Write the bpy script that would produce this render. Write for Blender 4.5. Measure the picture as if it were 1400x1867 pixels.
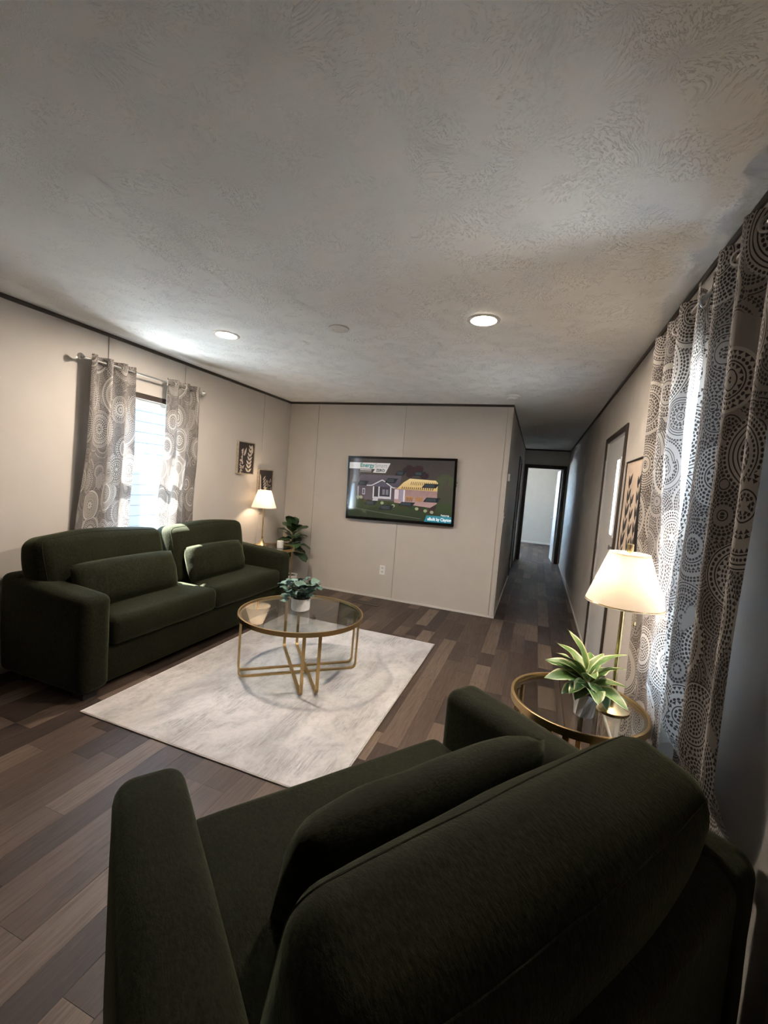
import bpy, bmesh, math, random
from mathutils import Vector, Matrix, noise
random.seed(7)
PI = math.pi
SC = bpy.context.scene
COL = SC.collection
for o in list(bpy.data.objects):
    bpy.data.objects.remove(o)

# ------------------------------------------------------------------ camera
F_PX, YAW, PITCH, ROLL, CAM_H = 776.33, 0.341623, -0.069767, 0.079635, 1.46574
cam_d = bpy.data.cameras.new('camera')
cam_d.sensor_fit = 'HORIZONTAL'
cam_d.sensor_width = 36.0
cam_d.lens = F_PX / 1400 * 36.0
cam_d.clip_start = 0.02
cam = bpy.data.objects.new('camera', cam_d)
COL.objects.link(cam)
fw = Vector((-math.sin(YAW) * math.cos(PITCH), math.cos(YAW) * math.cos(PITCH), math.sin(PITCH)))
r0 = Vector((math.cos(YAW), math.sin(YAW), 0))
u0 = r0.cross(fw)
cr = r0 * math.cos(ROLL) + u0 * math.sin(ROLL)
cu = -r0 * math.sin(ROLL) + u0 * math.cos(ROLL)
cam.matrix_world = Matrix(((cr.x, cu.x, -fw.x, 0), (cr.y, cu.y, -fw.y, 0), (cr.z, cu.z, -fw.z, CAM_H), (0, 0, 0, 1)))
SC.camera = cam

# ------------------------------------------------------------------ light of the place
SC.view_settings.view_transform = 'Standard'
SC.view_settings.look = 'None'
SC.view_settings.gamma = 1.0
SC.view_settings.use_curve_mapping = False
SC.cycles.adaptive_threshold = 0.03
SC.cycles.max_bounces = 8
SC.view_settings.exposure = 1.32

SKY = 18.0         # overcast-blue sky seen through the windows
SUN = 85.0         # sun that slips past the added eave onto the sofa
CAN = 500.0        # recessed ceiling lights (emission)
BULB = 88.0       # bulbs of the table lamps (emission)

world = bpy.data.worlds.new('sky')
SC.world = world
world.use_nodes = True
bg = world.node_tree.nodes['Background']
bg.inputs['Color'].default_value = (0.54, 0.745, 1.0, 1)
bg.inputs['Strength'].default_value = SKY

sun_d = bpy.data.lights.new('sun', 'SUN')
sun_d.energy = SUN
sun_d.angle = math.radians(0.6)
sun_d.color = (1.0, 0.97, 0.92)
sun = bpy.data.objects.new('sun', sun_d)
COL.objects.link(sun)
sun.rotation_euler = Vector((0.46, 0.12, -0.88)).to_track_quat('-Z', 'Y').to_euler()

# ------------------------------------------------------------------ dimensions (metres)
CH = 2.44                    # ceiling height
XL, XR = -3.223, 0.573       # left and right walls
YB = 5.008                   # back wall with the television
XC = -0.349                  # corner of the back wall, left side of the hall
YE = 9.837                   # end of the hall
YF = -3.2                    # wall behind the camera
YR = 13.45                   # far wall of the bedroom past the hall
WT = 0.10                    # wall thickness

# ------------------------------------------------------------------ material helpers
def new_mat(name):
    m = bpy.data.materials.new(name)
    m.use_nodes = True
    nt = m.node_tree
    for n in list(nt.nodes):
        nt.nodes.remove(n)
    out = nt.nodes.new('ShaderNodeOutputMaterial')
    return m, nt, out

class G:
    """tiny node-graph writer"""
    def __init__(s, name):
        s.m, s.t, s.out = new_mat(name)
    def n(s, typ, **kw):
        nd = s.t.nodes.new(typ)
        for k, v in kw.items():
            setattr(nd, k, v)
        return nd
    def link(s, a, b):
        s.t.links.new(a, b)
    def inp(s, nd, key, v):
        if v is None:
            return
        i = nd.inputs[key]
        if isinstance(v, bpy.types.NodeSocket):
            s.t.links.new(v, i)
        elif isinstance(v, (tuple, list)) and len(v) == 3 and i.type == 'RGBA':
            i.default_value = (*v, 1)
        else:
            i.default_value = v
    def math(s, op, a, b=None, c=None, clamp=False):
        nd = s.n('ShaderNodeMath', operation=op, use_clamp=clamp)
        s.inp(nd, 0, a); s.inp(nd, 1, b); s.inp(nd, 2, c)
        return nd.outputs[0]
    def vmath(s, op, a, b=None, out=0):
        nd = s.n('ShaderNodeVectorMath', operation=op)
        s.inp(nd, 0, a)
        if b is not None:
            if op == 'SCALE':
                s.inp(nd, 3, b)
            else:
                s.inp(nd, 1, b)
        return nd.outputs['Value'] if op in ('LENGTH', 'DOT_PRODUCT', 'DISTANCE') else nd.outputs[0]
    def mix(s, fac, a, b, blend='MIX'):
        nd = s.n('ShaderNodeMix', data_type='RGBA', blend_type=blend)
        s.inp(nd, 0, fac); s.inp(nd, 6, a); s.inp(nd, 7, b)
        return nd.outputs[2]
    def ramp(s, fac, stops, interp='LINEAR'):
        nd = s.n('ShaderNodeValToRGB')
        nd.color_ramp.interpolation = interp
        e = nd.color_ramp.elements
        while len(e) < len(stops):
            e.new(0.5)
        for k, (p, c) in enumerate(stops):
            e[k].position = p
            e[k].color = (*c, 1) if len(c) == 3 else c
        s.inp(nd, 0, fac)
        return nd.outputs[0]
    def maprange(s, v, a, b, c=0.0, d=1.0, smooth=False):
        nd = s.n('ShaderNodeMapRange', interpolation_type='SMOOTHSTEP' if smooth else 'LINEAR')
        s.inp(nd, 0, v); s.inp(nd, 1, a); s.inp(nd, 2, b); s.inp(nd, 3, c); s.inp(nd, 4, d)
        return nd.outputs[0]
    def pos(s):
        return s.n('ShaderNodeNewGeometry').outputs['Position']
    def coord(s, which):
        return s.n('ShaderNodeTexCoord').outputs[which]
    def uv(s):
        return s.n('ShaderNodeUVMap').outputs[0]
    def xyz(s, v):
        nd = s.n('ShaderNodeSeparateXYZ'); s.inp(nd, 0, v)
        return nd.outputs
    def comb(s, x, y, z=0.0):
        nd = s.n('ShaderNodeCombineXYZ')
        s.inp(nd, 0, x); s.inp(nd, 1, y); s.inp(nd, 2, z)
        return nd.outputs[0]
    def noise(s, v, scale, detail=2.0, rough=0.5, dist=0.0):
        nd = s.n('ShaderNodeTexNoise')
        s.inp(nd, 'Vector', v); s.inp(nd, 'Scale', scale); s.inp(nd, 'Detail', detail)
        s.inp(nd, 'Roughness', rough); s.inp(nd, 'Distortion', dist)
        return nd.outputs[0]
    def bump(s, h, strength=0.3, dist=0.01):
        nd = s.n('ShaderNodeBump')
        s.inp(nd, 'Height', h); nd.inputs['Strength'].default_value = strength
        nd.inputs['Distance'].default_value = dist
        return nd.outputs[0]
    def bsdf(s, color, rough=0.5, metal=0.0, normal=None, **kw):
        nd = s.n('ShaderNodeBsdfPrincipled')
        s.inp(nd, 'Base Color', color); s.inp(nd, 'Roughness', rough); s.inp(nd, 'Metallic', metal)
        if normal is not None:
            s.link(normal, nd.inputs['Normal'])
        for k, v in kw.items():
            s.inp(nd, k.replace('_', ' '), v)
        return nd.outputs[0]
    def done(s, sh):
        s.link(sh, s.out.inputs['Surface'])
        return s.m

def plain(name, color, rough=0.5, metal=0.0, grain=0.0, gscale=60, **kw):
    g = G(name)
    c = color
    nrm = None
    if grain:
        nz = g.noise(g.coord('Object'), gscale, 3)
        c = g.mix(g.maprange(nz, 0.3, 0.7), tuple(x * (1 - grain) for x in color), tuple(min(1, x * (1 + grain)) for x in color))
        nrm = g.bump(nz, 0.15, 0.002)
    return g.done(g.bsdf(c, rough, metal, nrm, **kw))

def emit(name, color, strength):
    g = G(name)
    e = g.n('ShaderNodeEmission')
    g.inp(e, 0, color); e.inputs[1].default_value = strength
    return g.done(e.outputs[0])

MAT = {}
def build_materials():
    # painted vinyl wall panels
    g = G('wall_panel_vinyl')
    nz = g.noise(g.pos(), 5.0, 3)
    fine = g.noise(g.pos(), 420.0, 2)
    c = g.mix(nz, (0.485, 0.44, 0.388), (0.535, 0.49, 0.437))
    MAT['wall'] = g.done(g.bsdf(c, 0.6, 0, g.bump(fine, 0.12, 0.001)))
    # stomp textured ceiling
    g = G('ceiling_stomp_texture')
    p = g.xyz(g.pos())
    warp = g.noise(g.pos(), 3.0, 2)
    v = g.vmath('SCALE', g.comb(p[0], p[1], 0.0), 3.6)
    v = g.vmath('ADD', v, g.vmath('SCALE', g.comb(warp, g.noise(g.vmath('ADD', g.pos(), (5.0, 3.0, 0.0)), 3.0, 2), 0.0), 1.2))
    vo = g.n('ShaderNodeTexVoronoi', voronoi_dimensions='2D', feature='F1')
    g.inp(vo, 'Vector', v); g.inp(vo, 'Scale', 1.0); g.inp(vo, 'Randomness', 1.0)
    d = g.vmath('SUBTRACT', v, vo.outputs['Position'])
    dx = g.xyz(d)
    th = g.math('ARCTAN2', dx[1], dx[0])
    rr = g.vmath('LENGTH', d)
    cellr = g.xyz(vo.outputs['Color'])
    st = g.noise(g.comb(g.math('MULTIPLY', th, 6.5), g.math('MULTIPLY', rr, 7.5), g.math('MULTIPLY', cellr[0], 20.0)), 3.0, 2.5, 0.55, 0.8)
    ridge = g.maprange(st, 0.55, 0.62, 0.0, 1.0, True)
    keep = g.maprange(g.noise(g.pos(), 6.5, 2), 0.40, 0.57, 0.06, 1.0, True)
    ridge = g.math('MULTIPLY', ridge, keep)
    small = g.noise(g.pos(), 70.0, 3)
    h = g.math('ADD', ridge, g.math('MULTIPLY', small, 0.16))
    MAT['ceiling'] = g.done(g.bsdf((0.845, 0.855, 0.84), 0.75, 0, g.bump(h, 0.74, 0.0052)))
    # floor planks
    g = G('wood_plank_vinyl')
    rnd = g.n('ShaderNodeObjectInfo').outputs['Random']
    MAT['plank'] = plank_nodes(g, rnd)
    g = G('wood_plank_vinyl_far')
    at = g.n('ShaderNodeAttribute'); at.attribute_name = 'tone'
    MAT['plank_far'] = plank_nodes(g, at.outputs['Fac'])
    MAT['subfloor'] = plain('dark_floor_joint', (0.022, 0.016, 0.013), 0.7)
    # dark stained trim
    g = G('dark_stained_trim')
    q = g.vmath('MULTIPLY', g.coord('Object'), (40.0, 4.0, 40.0))
    c = g.mix(g.noise(q, 4.0, 3), (0.030, 0.021, 0.016), (0.058, 0.042, 0.032))
    MAT['trim'] = g.done(g.bsdf(c, 0.45))
    MAT['white_trim'] = plain('off_white_trim', (0.60, 0.57, 0.53), 0.5, 0, 0.03)
    MAT['white_vinyl'] = plain('white_window_vinyl', (0.80, 0.82, 0.84), 0.35, 0, 0.02)
    MAT['plastic'] = plain('white_plastic', (0.75, 0.74, 0.71), 0.4, 0, 0.02)
    MAT['door'] = plain('grey_painted_door', (0.62, 0.60, 0.58), 0.45, 0, 0.03, 30)
    MAT['hall_door'] = plain('dark_hall_door', (0.16, 0.15, 0.15), 0.45, 0, 0.05, 30)
    # velvet
    g = G('olive_green_velvet')
    ob = g.coord('Object')
    big = g.noise(ob, 5.0, 3)
    nap = g.noise(g.vmath('MULTIPLY', ob, (1.0, 2.0, 1.0)), 75.0, 4, 0.7)
    c = g.mix(g.maprange(big, 0.3, 0.7), (0.0066, 0.0066, 0.0026), (0.0136, 0.0138, 0.0058))
    c = g.mix(g.maprange(nap, 0.35, 0.7), g.mix(0.5, c, (0.002, 0.0025, 0.0015)), g.mix(0.35, c, (0.032, 0.034, 0.017)))
    hgt = g.math('ADD', nap, g.math('MULTIPLY', g.noise(ob, 34.0, 2), 0.6))
    MAT['velvet'] = g.done(g.bsdf(c, 0.85, 0, g.bump(hgt, 0.45, 0.004), Sheen_Weight=0.24, Sheen_Roughness=0.35,
                                  Sheen_Tint=(0.54, 0.60, 0.36), Specular_IOR_Level=0.1))
    MAT['foot'] = plain('black_sofa_foot', (0.008, 0.007, 0.006), 0.5, 0, 0.1)
    # metals
    g = G('brushed_gold')
    nz = g.noise(g.vmath('MULTIPLY', g.coord('Object'), (6.0, 6.0, 90.0)), 8.0, 2)
    c = g.mix(nz, (0.40, 0.28, 0.12), (0.52, 0.37, 0.18))
    MAT['gold'] = g.done(g.bsdf(c, g.maprange(nz, 0.0, 1.0, 0.28, 0.40), 1.0))
    g = G('polished_brass')
    nz = g.noise(g.vmath('MULTIPLY', g.coord('Object'), (10.0, 10.0, 120.0)), 8.0, 2)
    c = g.mix(nz, (0.78, 0.61, 0.33), (0.86, 0.70, 0.42))
    MAT['brass'] = g.done(g.bsdf(c, g.maprange(nz, 0.0, 1.0, 0.18, 0.28), 1.0))
    MAT['nickel'] = plain('brushed_nickel', (0.55, 0.53, 0.50), 0.3, 1.0, 0.05)
    # thin glass: fresnel mirror over clear
    def thin_glass(name, tint, rough=0.0, ior=1.5):
        g = G(name)
        t = g.n('ShaderNodeBsdfTransparent'); g.inp(t, 0, tint)
        gl = g.n('ShaderNodeBsdfGlossy'); gl.inputs['Roughness'].default_value = rough
        fr = g.n('ShaderNodeFresnel')
        bf = g.n('ShaderNodeNewGeometry').outputs['Backfacing']
        g.link(g.maprange(bf, 0.0, 1.0, ior, 1.0 / ior), fr.inputs[0])   # same mirror strength on both faces of the sheet
        mx = g.n('ShaderNodeMixShader')
        g.link(fr.outputs[0], mx.inputs[0]); g.link(t.outputs[0], mx.inputs[1]); g.link(gl.outputs[0], mx.inputs[2])
        return g.done(mx.outputs[0])
    MAT['glass'] = thin_glass('clear_table_glass', (0.86, 0.88, 0.87))
    MAT['pane'] = thin_glass('window_glass', (0.94, 0.97, 0.98))
    # rug
    g = G('distressed_grey_rug')
    q = g.pos()
    qx = g.vmath('MULTIPLY', q, (1.0, 0.45, 1.0))
    a = g.noise(qx, 2.0, 5, 0.66, 0.8)
    b = g.noise(g.vmath('MULTIPLY', q, (46.0, 3.0, 1.0)), 2.0, 4, 0.7)
    b2 = g.noise(g.vmath('MULTIPLY', q, (4.0, 60.0, 1.0)), 2.0, 4, 0.7)
    e = g.noise(g.vmath('MULTIPLY', q, (1.0, 0.7, 1.0)), 5.0, 6, 0.72, 0.5)
    base = g.mix(g.maprange(a, 0.40, 0.62), (0.50, 0.482, 0.47), (0.34, 0.325, 0.315))
    base = g.mix(g.math('MULTIPLY', g.math('MULTIPLY', g.maprange(e, 0.48, 0.62), g.maprange(b, 0.40, 0.58)), 0.7), base, (0.19, 0.178, 0.17))
    base = g.mix(g.math('MULTIPLY', g.maprange(e, 0.50, 0.34), 0.4), base, (0.56, 0.545, 0.53))
    base = g.mix(g.math('MULTIPLY', g.maprange(g.noise(q, 38.0, 4, 0.7), 0.5, 0.7), 0.35), base, (0.28, 0.265, 0.255))
    base = g.mix(g.math('MULTIPLY', g.maprange(g.noise(q, 2.1, 3), 0.55, 0.75), 0.5), base, (0.44, 0.405, 0.35))
    base = g.mix(g.math('MULTIPLY', g.maprange(b2, 0.55, 0.75), 0.25), base, (0.34, 0.325, 0.315))
    MAT['rug'] = g.done(g.bsdf(base, 0.9, 0, g.bump(g.math('ADD', g.noise(q, 300.0, 2), b), 0.3, 0.003), Sheen_Weight=0.1))
    MAT['rug_edge'] = plain('rug_binding', (0.50, 0.46, 0.43), 0.9, 0, 0.1, 200)
    # curtain print
    MAT['curtain'] = curtain_material()
    # lamp shade: white linen, lit from within
    g = G('white_linen_shade')
    wv = g.noise(g.vmath('MULTIPLY', g.coord('Object'), (20.0, 20.0, 260.0)), 5.0, 2)
    df = g.bsdf(g.mix(wv, (0.80, 0.77, 0.71), (0.87, 0.84, 0.79)), 0.85)
    tr = g.n('ShaderNodeBsdfTranslucent'); g.inp(tr, 0, (0.96, 0.92, 0.86))
    mx = g.n('ShaderNodeMixShader'); mx.inputs[0].default_value = 0.50
    g.link(df, mx.inputs[1]); g.link(tr.outputs[0], mx.inputs[2])
    MAT['shade'] = g.done(mx.outputs[0])
    MAT['bulb'] = emit('warm_bulb', (1.0, 0.78, 0.56), BULB)
    MAT['can'] = emit('recessed_light_lens', (1.0, 0.86, 0.72), CAN)
    # plants
    g = G('variegated_leaf')
    u = g.xyz(g.uv())
    ax = g.math('ABSOLUTE', g.math('SUBTRACT', u[0], 0.5))
    wob = g.noise(g.comb(g.math('MULTIPLY', u[0], 18.0), g.math('MULTIPLY', u[1], 2.5), g.math('MULTIPLY', g.n('ShaderNodeObjectInfo').outputs['Random'], 9.0)), 2.0, 3)
    edge = g.maprange(g.math('ADD', ax, g.math('MULTIPLY', g.math('SUBTRACT', wob, 0.5), 0.34)), 0.36, 0.42)
    core = g.mix(g.maprange(wob, 0.35, 0.65), (0.028, 0.085, 0.018), (0.115, 0.22, 0.045))
    c = g.mix(edge, core, (0.60, 0.62, 0.36))
    MAT['varieg'] = g.done(g.bsdf(c, 0.42, 0, g.bump(wob, 0.2, 0.002), Transmission_Weight=0.0))
    g = G('dark_fig_leaf')
    u = g.xyz(g.uv())
    vein = g.math('ABSOLUTE', g.math('SUBTRACT', u[0], 0.5))
    side = g.math('ABSOLUTE', g.math('SINE', g.math('MULTIPLY', g.math('SUBTRACT', u[1], g.math('MULTIPLY', vein, 0.7)), 22.0)))
    c = g.mix(g.maprange(vein, 0.0, 0.05), (0.10, 0.16, 0.055), g.mix(side, (0.034, 0.070, 0.026), (0.018, 0.046, 0.018)))
    MAT['fig'] = g.done(g.bsdf(c, 0.38, 0, g.bump(side, 0.2, 0.003)))
    g = G('blue_green_round_leaf')
    rnd = g.n('ShaderNodeObjectInfo').outputs['Random']
    nz = g.noise(g.coord('Object'), 30.0, 3)
    c = g.mix(rnd, (0.030, 0.070, 0.034), (0.11, 0.19, 0.17))
    c = g.mix(g.math('MULTIPLY', nz, 0.25), c, (0.20, 0.28, 0.22))
    MAT['euca'] = g.done(g.bsdf(c, 0.6))
    MAT['stem'] = plain('brown_green_stem', (0.09, 0.075, 0.035), 0.7, 0, 0.2)
    MAT['soil'] = plain('dark_potting_soil', (0.018, 0.013, 0.010), 0.95, 0, 0.5, 90)
    g = G('white_marbled_ceramic')
    nz = g.noise(g.coord('Object'), 16.0, 5, 0.6, 1.2)
    MAT['marble'] = g.done(g.bsdf(g.mix(g.maprange(nz, 0.45, 0.6), (0.72, 0.72, 0.70), (0.60, 0.60, 0.59)), 0.35))
    MAT['ceramic'] = plain('white_ceramic', (0.72, 0.71, 0.69), 0.3, 0, 0.02)
    MAT['wax'] = plain('cream_candle_wax', (0.80, 0.74, 0.64), 0.5, 0, 0.02)
    # pictures
    MAT['frame_wood'] = plain('light_wood_frame', (0.36, 0.30, 0.22), 0.5, 0, 0.2, 40)
    MAT['black'] = plain('black_frame', (0.012, 0.011, 0.011), 0.4, 0, 0.1)
    MAT['art_dark'] = plain('dark_brown_print', (0.028, 0.020, 0.018), 0.7, 0, 0.2, 30)
    MAT['art_cream'] = plain('cream_print_ink', (0.52, 0.45, 0.37), 0.8, 0, 0.1)
    MAT['art_tan'] = plain('tan_print_paper', (0.50, 0.40, 0.31), 0.8, 0, 0.05, 20)
    MAT['art_black'] = plain('black_print_ink', (0.018, 0.014, 0.013), 0.8, 0, 0.1)
    # television
    MAT['tv_body'] = plain('gloss_black_plastic', (0.006, 0.006, 0.006), 0.12, 0, 0.02)
    g = G('screen_picture')
    at = g.n('ShaderNodeVertexColor'); at.layer_name = 'Col'
    nz = g.noise(g.coord('Object'), 60.0, 3)
    col = g.mix(g.math('MULTIPLY', nz, 0.35), at.outputs[0], (0.02, 0.02, 0.02))
    MAT['screen'] = g.done(g.bsdf((0.004, 0.004, 0.004), 0.06, 0, Specular_IOR_Level=0.5,
                                  Emission_Color=col, Emission_Strength=0.46))
    # outdoors
    MAT['siding'] = plain('dark_house_siding', (0.017, 0.021, 0.026), 0.7, 0, 0.03, 4)
    MAT['gravel'] = plain('pale_gravel', (0.55, 0.53, 0.50), 0.95, 0, 0.2, 6)
    MAT['soffit'] = plain('white_soffit', (0.7, 0.7, 0.7), 0.6, 0, 0.03)

def plank_nodes(g, rnd):
    p = g.pos()
    off = g.comb(g.math('MULTIPLY', rnd, 37.0), g.math('MULTIPLY', rnd, 91.0), 0.0)
    q = g.vmath('ADD', p, off)
    grain = g.noise(g.vmath('MULTIPLY', q, (42.0, 2.2, 1.0)), 2.0, 4, 0.62, 0.8)
    fine = g.noise(g.vmath('MULTIPLY', q, (150.0, 5.0, 1.0)), 2.0, 3, 0.6)
    blotch = g.noise(g.vmath('MULTIPLY', q, (5.0, 1.6, 1.0)), 1.5, 3)
    tone = g.ramp(rnd, [(0.0, (0.026, 0.017, 0.014)), (0.2, (0.046, 0.030, 0.023)), (0.42, (0.082, 0.056, 0.042)),
                        (0.62, (0.034, 0.023, 0.019)), (0.82, (0.118, 0.083, 0.062)), (1.0, (0.155, 0.112, 0.084))])
    c = g.mix(g.math('MULTIPLY', g.maprange(grain, 0.42, 0.72), 0.55), tone, (0.028, 0.020, 0.016))
    c = g.mix(g.math('MULTIPLY', g.maprange(fine, 0.56, 0.76), 0.28), c, (0.16, 0.12, 0.095))
    c = g.mix(g.math('MULTIPLY', g.maprange(blotch, 0.5, 0.75), 0.20), c, (0.10, 0.070, 0.054))
    return g.done(g.bsdf(c, g.maprange(grain, 0.2, 0.8, 0.42, 0.58), 0, g.bump(fine, 0.10, 0.001), Specular_IOR_Level=0.3))

def curtain_material():
    g = G('doily_print_curtain')
    uv = g.uv()
    def medallions(scale, off, rings, rnd):
        v = g.vmath('ADD', g.vmath('SCALE', uv, scale), off)
        vo = g.n('ShaderNodeTexVoronoi', voronoi_dimensions='2D', feature='F1')
        g.inp(vo, 'Vector', v); g.inp(vo, 'Scale', 1.0); g.inp(vo, 'Randomness', rnd)
        d = g.vmath('SUBTRACT', v, vo.outputs['Position'])
        dd = g.xyz(d)
        th = g.math('ADD', g.math('DIVIDE', g.math('ARCTAN2', dd[1], dd[0]), 2 * PI), 0.5)
        r = g.vmath('LENGTH', d)
        cell = g.xyz(vo.outputs['Color'])
        k = g.math('MULTIPLY', r, rings)
        i = g.math('FLOOR', k)
        fr = g.math('SUBTRACT', k, i)
        wn = g.n('ShaderNodeTexWhiteNoise', noise_dimensions='2D')
        g.inp(wn, 'Vector', g.comb(i, g.math('MULTIPLY', cell[0], 43.0)))
        h = wn.outputs['Value']
        nd = g.math('FLOOR', g.math('MULTIPLY', g.math('ADD', i, 0.6), g.maprange(h, 0.0, 1.0, 7.0, 3.6)))
        fa = g.math('FRACT', g.math('ADD', g.math('MULTIPLY', th, nd), g.math('MULTIPLY', i, 0.5)))
        ca = g.math('ABSOLUTE', g.math('SUBTRACT', fa, 0.5))
        cf = g.math('ABSOLUTE', g.math('SUBTRACT', fr, 0.5))
        rad = g.math('SQRT', g.math('ADD', g.math('MULTIPLY', ca, ca), g.math('MULTIPLY', cf, cf)))
        dot = g.maprange(g.math('SUBTRACT', g.maprange(h, 0.3, 0.75, 0.33, 0.43), rad), -0.04, 0.04)
        wedge = g.maprange(g.math('SUBTRACT', g.math('SUBTRACT', g.math('MULTIPLY', fr, 0.46), 0.02), ca), -0.03, 0.03)
        line = g.math('LESS_THAN', cf, 0.17)
        is_wedge = g.math('GREATER_THAN', h, 0.78)
        is_line = g.math('LESS_THAN', h, 0.20)
        is_blank = g.math('MULTIPLY', g.math('GREATER_THAN', h, 0.20), g.math('LESS_THAN', h, 0.33))
        is_dot = g.math('SUBTRACT', g.math('SUBTRACT', g.math('SUBTRACT', 1.0, is_wedge), is_line), is_blank)
        m = g.math('ADD', g.math('ADD', g.math('MULTIPLY', dot, is_dot), g.math('MULTIPLY', wedge, is_wedge)), g.math('MULTIPLY', line, is_line))
        return m, r, cell
    m1, r1, c1 = medallions(3.8, (0.3, 0.1, 0.0), 23.0, 0.75)
    m2, r2, c2 = medallions(7.4, (3.7, 1.9, 0.0), 14.0, 0.9)
    inside = g.math('LESS_THAN', r1, g.maprange(c1[1], 0, 1, 0.34, 0.62))
    m = g.math('ADD', g.math('MULTIPLY', m1, inside), g.math('MULTIPLY', m2, g.math('SUBTRACT', 1.0, inside)))
    # wandering vine between the medallions, and bare patches
    bare = g.maprange(g.noise(g.vmath('SCALE', uv, 1.0), 5.0, 1), 0.66, 0.68)
    m = g.math('MULTIPLY', m, g.math('SUBTRACT', 1.0, g.math('MULTIPLY', bare, g.math('SUBTRACT', 1.0, inside))))
    weave = g.noise(g.vmath('SCALE', uv, 1.0), 700.0, 2)
    ground = g.mix(weave, (0.36, 0.33, 0.298), (0.43, 0.395, 0.36))
    ground = g.mix(g.math('MULTIPLY', g.math('SUBTRACT', 1.0, inside), 0.55), ground, (0.125, 0.107, 0.10))
    c = g.mix(m, ground, (0.040, 0.031, 0.028))
    df = g.bsdf(c, 0.85, 0, g.bump(weave, 0.2, 0.001))
    tr = g.n('ShaderNodeBsdfTranslucent'); g.link(c, tr.inputs[0])
    mx = g.n('ShaderNodeMixShader'); mx.inputs[0].default_value = 0.15
    g.link(df, mx.inputs[1]); g.link(tr.outputs[0], mx.inputs[2])
    return g.done(mx.outputs[0])

build_materials()

# ------------------------------------------------------------------ mesh helpers
def link(name, me, mat=None, parent=None):
    o = bpy.data.objects.new(name, me)
    COL.objects.link(o)
    if mat is not None:
        me.materials.append(MAT[mat] if isinstance(mat, str) else mat)
    if parent is not None:
        o.parent = parent
    return o

def from_bm(name, bm, mat=None, parent=None, smooth=False, angle=None):
    me = bpy.data.meshes.new(name)
    bm.normal_update()
    bm.to_mesh(me)
    bm.free()
    if smooth:
        me.polygons.foreach_set('use_smooth', [True] * len(me.polygons))
        if angle is not None:
            me.set_sharp_from_angle(angle=angle)
    return link(name, me, mat, parent)

def empty(name, loc=(0, 0, 0), rz=0.0):
    o = bpy.data.objects.new(name, None)
    COL.objects.link(o)
    o.empty_display_size = 0.05
    o.location = loc
    o.rotation_euler = (0, 0, rz)
    return o

def tag(o, label, cat, group=None):
    o['label'] = label
    o['category'] = cat
    if group:
        o['group'] = group
    return o

def struct(o, label=None):
    o['kind'] = 'structure'
    if label:
        o['label'] = label
    return o

def add_box(bm, x0, x1, y0, y1, z0, z1):
    vs = [bm.verts.new((x, y, z)) for z in (z0, z1) for y in (y0, y1) for x in (x0, x1)]
    for f in ((0, 2, 3, 1), (4, 5, 7, 6), (0, 1, 5, 4), (2, 6, 7, 3), (0, 4, 6, 2), (1, 3, 7, 5)):
        bm.faces.new([vs[k] for k in f])
    return vs

def box(name, x0, x1, y0, y1, z0, z1, mat, parent=None, bev=0.0, seg=2):
    bm = bmesh.new()
    add_box(bm, min(x0, x1), max(x0, x1), min(y0, y1), max(y0, y1), min(z0, z1), max(z0, z1))
    if bev:
        bmesh.ops.bevel(bm, geom=bm.edges[:] + bm.verts[:], offset=bev, segments=seg, profile=0.7, affect='EDGES')
    return from_bm(name, bm, mat, parent, smooth=bool(bev), angle=0.7 if bev else None)

def add_lathe(bm, prof, seg=32, closed=False, twist=None):
    """prof: (r, z) from bottom to top; r=0 closes"""
    rings = []
    for r, z in prof:
        if r <= 1e-6:
            rings.append([bm.verts.new((0, 0, z))])
        else:
            rings.append([bm.verts.new((r * math.cos(2 * PI * k / seg), r * math.sin(2 * PI * k / seg), z)) for k in range(seg)])
    pairs = list(zip(rings[:-1], rings[1:]))
    if closed:
        pairs.append((rings[-1], rings[0]))
    for a, b in pairs:
        for k in range(seg):
            j = (k + 1) % seg
            if len(a) == 1 and len(b) == 1:
                continue
            if len(a) == 1:
                bm.faces.new((a[0], b[j], b[k]))
            elif len(b) == 1:
                bm.faces.new((a[k], a[j], b[0]))
            else:
                bm.faces.new((a[k], a[j], b[j], b[k]))

def lathe(name, prof, mat, parent=None, seg=32, closed=False, smooth=True, angle=0.6, loc=None):
    bm = bmesh.new()
    add_lathe(bm, prof, seg, closed)
    bmesh.ops.recalc_face_normals(bm, faces=bm.faces[:])
    o = from_bm(name, bm, mat, parent, smooth, angle)
    if loc:
        o.location = loc
    return o

def add_tube(bm, pts, rad, seg=10, cap=True, closed=False, flat=None):
    """sweep a circle (or a flat rectangle: flat=(w,t)) along points"""
    pts = [Vector(p) for p in pts]
    n = len(pts)
    rings = []
    up = None
    for i, p in enumerate(pts):
        if closed:
            t = (pts[(i + 1) % n] - pts[i - 1]).normalized()
        elif i == 0:
            t = (pts[1] - p).normalized()
        elif i == n - 1:
            t = (p - pts[i - 1]).normalized()
        else:
            t = ((pts[i + 1] - p).normalized() + (p - pts[i - 1]).normalized()).normalized()
        if up is None:
            ref = Vector((0, 0, 1)) if abs(t.z) < 0.9 else Vector((1, 0, 0))
            up = (ref - t * ref.dot(t)).normalized()
        else:
            up = (up - t * up.dot(t)).normalized()
        sd = t.cross(up)
        r = rad[i] if isinstance(rad, (list, tuple)) else rad
        rings.append([bm.verts.new(p + (sd * math.cos(2 * PI * k / seg) + up * math.sin(2 * PI * k / seg)) * r) for k in range(seg)])
    prs = list(zip(rings[:-1], rings[1:])) + ([(rings[-1], rings[0])] if closed else [])
    for a, b in prs:
        for k in range(seg):
            j = (k + 1) % seg
            bm.faces.new((a[k], a[j], b[j], b[k]))
    if cap and not closed:
        bm.faces.new(rings[0][::-1]); bm.faces.new(rings[-1])

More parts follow.
